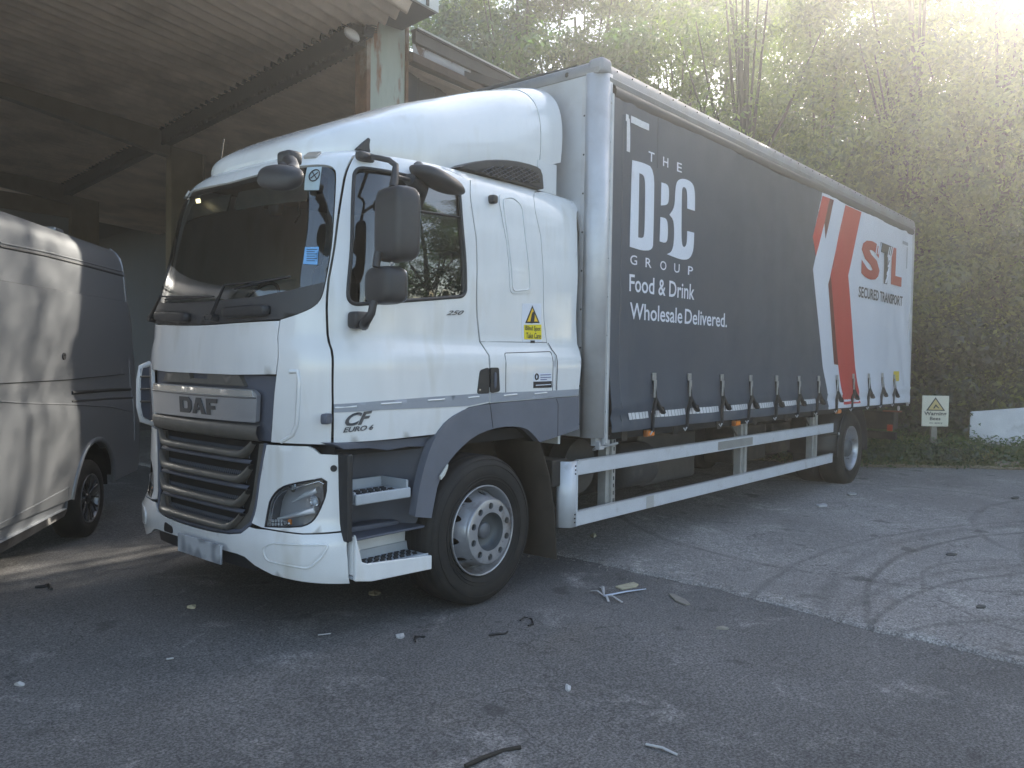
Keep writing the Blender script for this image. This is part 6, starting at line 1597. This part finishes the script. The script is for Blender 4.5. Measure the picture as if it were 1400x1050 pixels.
tl_=[('light',640,21,1.0,'yellow green tree just right of the shed gutter, sky gap at its left'),
('broad',715,19,1.05,'mid green tree rising behind the front corner of the lorry body'),
('light',790,21,1.1,'loose sunlit tree above the front third of the lorry body'),
('open',860,23,1.15,'yellow green tree above the middle of the lorry body'),
('light',925,24,1.15,'sunlit tree above the lorry body left of its middle'),
('open',990,26,1.22,'open sunlit tree above the lorry roof middle'),
('sparse',1005,17.5,.97,'thin lacy tree just clearing the lorry roof right of its middle'),
('light',1060,25,1.15,'hazy sparse tree above the rear half of the lorry body'),
('open',1115,18.5,.90,'hazy pale tree above the white part of the curtain'),
('broad',1185,20,1.0,'dark leafy tree behind the rear corner of the lorry'),
('light',1250,17,1.02,'broad tree directly above the warning sign'),
('light',1310,18.5,.97,'pale tree between the warning sign and the concrete wall'),
('light',1350,16.5,.97,'tree standing behind the left end of the concrete wall'),
('open',1420,17,.97,'hazy tree at the right edge above the concrete wall'),
('light',1530,17,.95,'dark tree beyond the right edge behind the concrete wall'),
('broad',1680,17,1.05,'tall tree further right along the bank, first beyond the wall'),
('dark',1900,16,1.0,'tall dark tree further right along the bank, second beyond the wall'),
('broad',2250,16,1.05,'tall broad tree further right along the bank, third beyond the wall')]
for i,(k,px,d,s,lb) in enumerate(tl_):
    x,y=along(px,d); tree(k,x,y,s,i*1.37,lb)
# second rank of lower trees closing the view between the trunks
for i,(px,d,s,lb) in enumerate(((690,25,.74,'low background tree at left behind the first rank'),(800,25,.76,'low background tree behind the lorry front'),(900,25,.74,'low background tree behind the lorry middle'),(1010,25,.68,'low background tree behind the lorry rear half'),(1120,24,.70,'low background tree behind the white curtain'),(1220,23,.74,'low background tree behind the warning sign'),(1330,22,.72,'low background tree behind the concrete wall'),(1460,22,.72,'low background tree beyond the right edge'))):
    x,y=along(px,d); tree('dark',x,y,s,i*2.1+.4,lb)
# trees behind the photographer, mirrored in the door window
for i,(ang,d,s,lb) in enumerate(((-36,17,.85,'tree across the yard seen only in the window reflection, right'),(-46,20,.8,'tree across the yard seen only in the window reflection, middle'),(-20,18,.95,'tree across the yard towards the rear of the lorry'),(-5,21,1.0,'tree across the yard beyond the rear of the lorry'))):
    x,y=-.3+d*math.cos(R(ang)),d*math.sin(R(ang)); tree('broad' if i%2 else 'dark',x,y,s,i*1.9,lb,'trees across the yard')
# shrub wall at the foot of the trees
SHR=cloudmesh('shrub_leaves',leafcloud([((random.uniform(-1.5,1.5),random.uniform(-.8,.8),random.uniform(.2,3.2)),random.uniform(.4,.75)) for _ in range(60)],320,.06,21),LEAFM[2])
SHR2=cloudmesh('shrub_leaves',leafcloud([((random.uniform(-1.5,1.5),random.uniform(-.8,.8),random.uniform(.1,2.4)),random.uniform(.35,.7)) for _ in range(50)],320,.055,22),LEAFM[2])
shl=[(640,21,'behind the shed gutter'),(760,19,'behind the front of the lorry body'),(900,18,'hidden behind the middle of the lorry'),(1040,17.5,'hidden behind the rear of the lorry'),(1190,16.5,'right behind the rear corner of the lorry'),(1245,15.8,'directly left of the warning sign'),(1300,15.6,'directly right of the warning sign'),(1345,16.6,'above the left end of the concrete wall'),(1400,16.4,'above the concrete wall at the right edge'),(1480,16,'past the right edge behind the wall'),(1640,15,'far right along the bank'),(1120,17.8,'between the lorry rear and the tall trees'),(1270,17.2,'in the dark gap behind the warning sign')]
for i,(px,d,lb) in enumerate(shl):
    x,y=along(px,d); r_=root('shrub',(x,y,0),'dense ivy covered shrub '+lb,'shrub','shrubs at the foot of the wooded bank',rotz=-.85+.25*math.sin(i*2)); o=bpy.data.objects.new('shrub_leaves',SHR if i%2 else SHR2); COL.objects.link(o); o.parent=r_
    st_=MB(); 
    for q in range(3): st_.tube([(x-.5+q*.5,y,0),(x-.4+q*.5,y+.1,2.2)],[.035,.01],5)
    st_.build('stems',BARK,r_,org=Vector((x,y,0)))
# dark soil bank behind, closes the low view
bk_=MB(); V=[]; n_=40
for i in range(n_+1):
    px=480+i*60; x,y=along(px,23 if px<1500 else 21)
    h=2.2+.6*noise.noise((i*.5,0,0)); x2,y2=along(px,33); V+=[(x,y,-.1),(x+(x2-x)*.25,y+(y2-y)*.25,h),(x2,y2,h+1.5)]
bk_.add(V,[(3*i+k,3*i+3+k,3*i+4+k,3*i+1+k) for i in range(n_) for k in(0,1)],True); bk_.build('earth_bank',EARTH,kind='structure')
# verge
vg=MB(); V=[]
vx=[(8.9,4.0),(9.0,1.5),(9.45,.55),(9.9,.0),(10.5,-.7),(11.1,-1.6),(12.2,-3.4),(14.6,-7),(17.6,-12)]
far_=[(19,8),(20,5),(21,3),(22,1),(22,0),(22,-2),(23,-5),(24,-8),(26,-13)]
for (a,b_),(c,d) in zip(vx,far_):
    for t in(0,.04,.12,.3,.6,1): V.append((a+(c-a)*t,b_+(d-b_)*t,.015+(.10*min(1,t*8)+.3*t)+.03*noise.noise((a+c*t,b_+d*t,0))))
vg.add(V,[(i*6+k,(i+1)*6+k,(i+1)*6+k+1,i*6+k+1) for i in range(len(vx)-1) for k in range(5)],True); vg.build('verge',EARTH,kind='structure')
rng=np.random.default_rng(5)
def vergept(u,t):
    i=min(int(u*(len(vx)-1)),len(vx)-2); f=u*(len(vx)-1)-i
    a=np.array(vx[i])*(1-f)+np.array(vx[i+1])*f; c=np.array(far_[i])*(1-f)+np.array(far_[i+1])*f; return a+(c-a)*t
VV=[]
for k in range(15000):
    u=rng.random()**1.0*.8+.03; t=rng.random()**1.6*.45; p_=vergept(u,t+rng.normal()*.004); z=.015+.10*min(1,t*8)+.3*t
    h=(.06+.20*rng.random())*(1 if t>.03 else .5); a=rng.random()*6.28; w_=.006+.006*rng.random(); lean=rng.normal(size=2)*.10
    d=np.array((math.cos(a)*w_,math.sin(a)*w_,0)); b0=np.array((p_[0],p_[1],z)); tp=b0+np.array((lean[0],lean[1],h)); VV+=[b0-d,b0+d,tp+d*.3,tp-d*.3]
me=cloudmesh('verge_grass',np.array(VV),leafmat('grass_blade',(.07,.10,.025),(.24,.23,.10),(1.6,1.7,.8))); o=bpy.data.objects.new('verge_grass',me); COL.objects.link(o); meta(o,'rough dry and green grass along the edge of the yard','grass',kind='stuff')
cs=[]
for k in range(330):
    u=rng.random()*.75+.04; t=rng.random()**1.5*.40+.004; p_=vergept(u,t); cs.append(((p_[0],p_[1],.10+.3*t+.16*rng.random()),.14+.26*rng.random()))
me=cloudmesh('ivy_ground_cover',leafcloud(cs,900,.034,31),LEAFM[0]); o=bpy.data.objects.new('ivy_ground_cover',me); COL.objects.link(o); meta(o,'low ivy and weeds covering the verge under the sign','ground cover',kind='stuff')
dead=MB()
for k in range(1500):
    u=rng.random()*.6+.05; t=rng.random()**2*.10-.012; p_=vergept(u,t); a=rng.random()*6.28; s=.02+.05*rng.random()
    dead.obox((p_[0],p_[1],.04+.02*rng.random()),(s*math.cos(a),s*math.sin(a),.01),(-.01*math.sin(a),.01*math.cos(a),.004),(0,0,.003))
meta(dead.build('dead_leaf_litter',mat('dead_leaf_pale',(.30,.26,.19),.85,var=.3,vscale=30)),'pale dead leaves and sticks along the yard edge','leaf litter',kind='stuff')
# ============================================================ HAZE
hz=MB().box(-14,34,-18,26,-1.5,17); ho=hz.build('haze',mat('haze_dummy',(1,1,1)))
hm=bpy.data.materials.new('haze'); hm.use_nodes=True; nn=hm.node_tree.nodes; nn.remove(nn['Principled BSDF']); pvn=nn.new('ShaderNodeVolumePrincipled'); pvn.inputs['Density'].default_value=.0063; pvn.inputs['Color'].default_value=(.95,.95,.92,1); pvn.inputs['Anisotropy'].default_value=.78
hm.node_tree.links.new(pvn.outputs[0],nn['Material Output'].inputs['Volume']); ho.data.materials[0]=hm
meta(ho,kind='stuff')
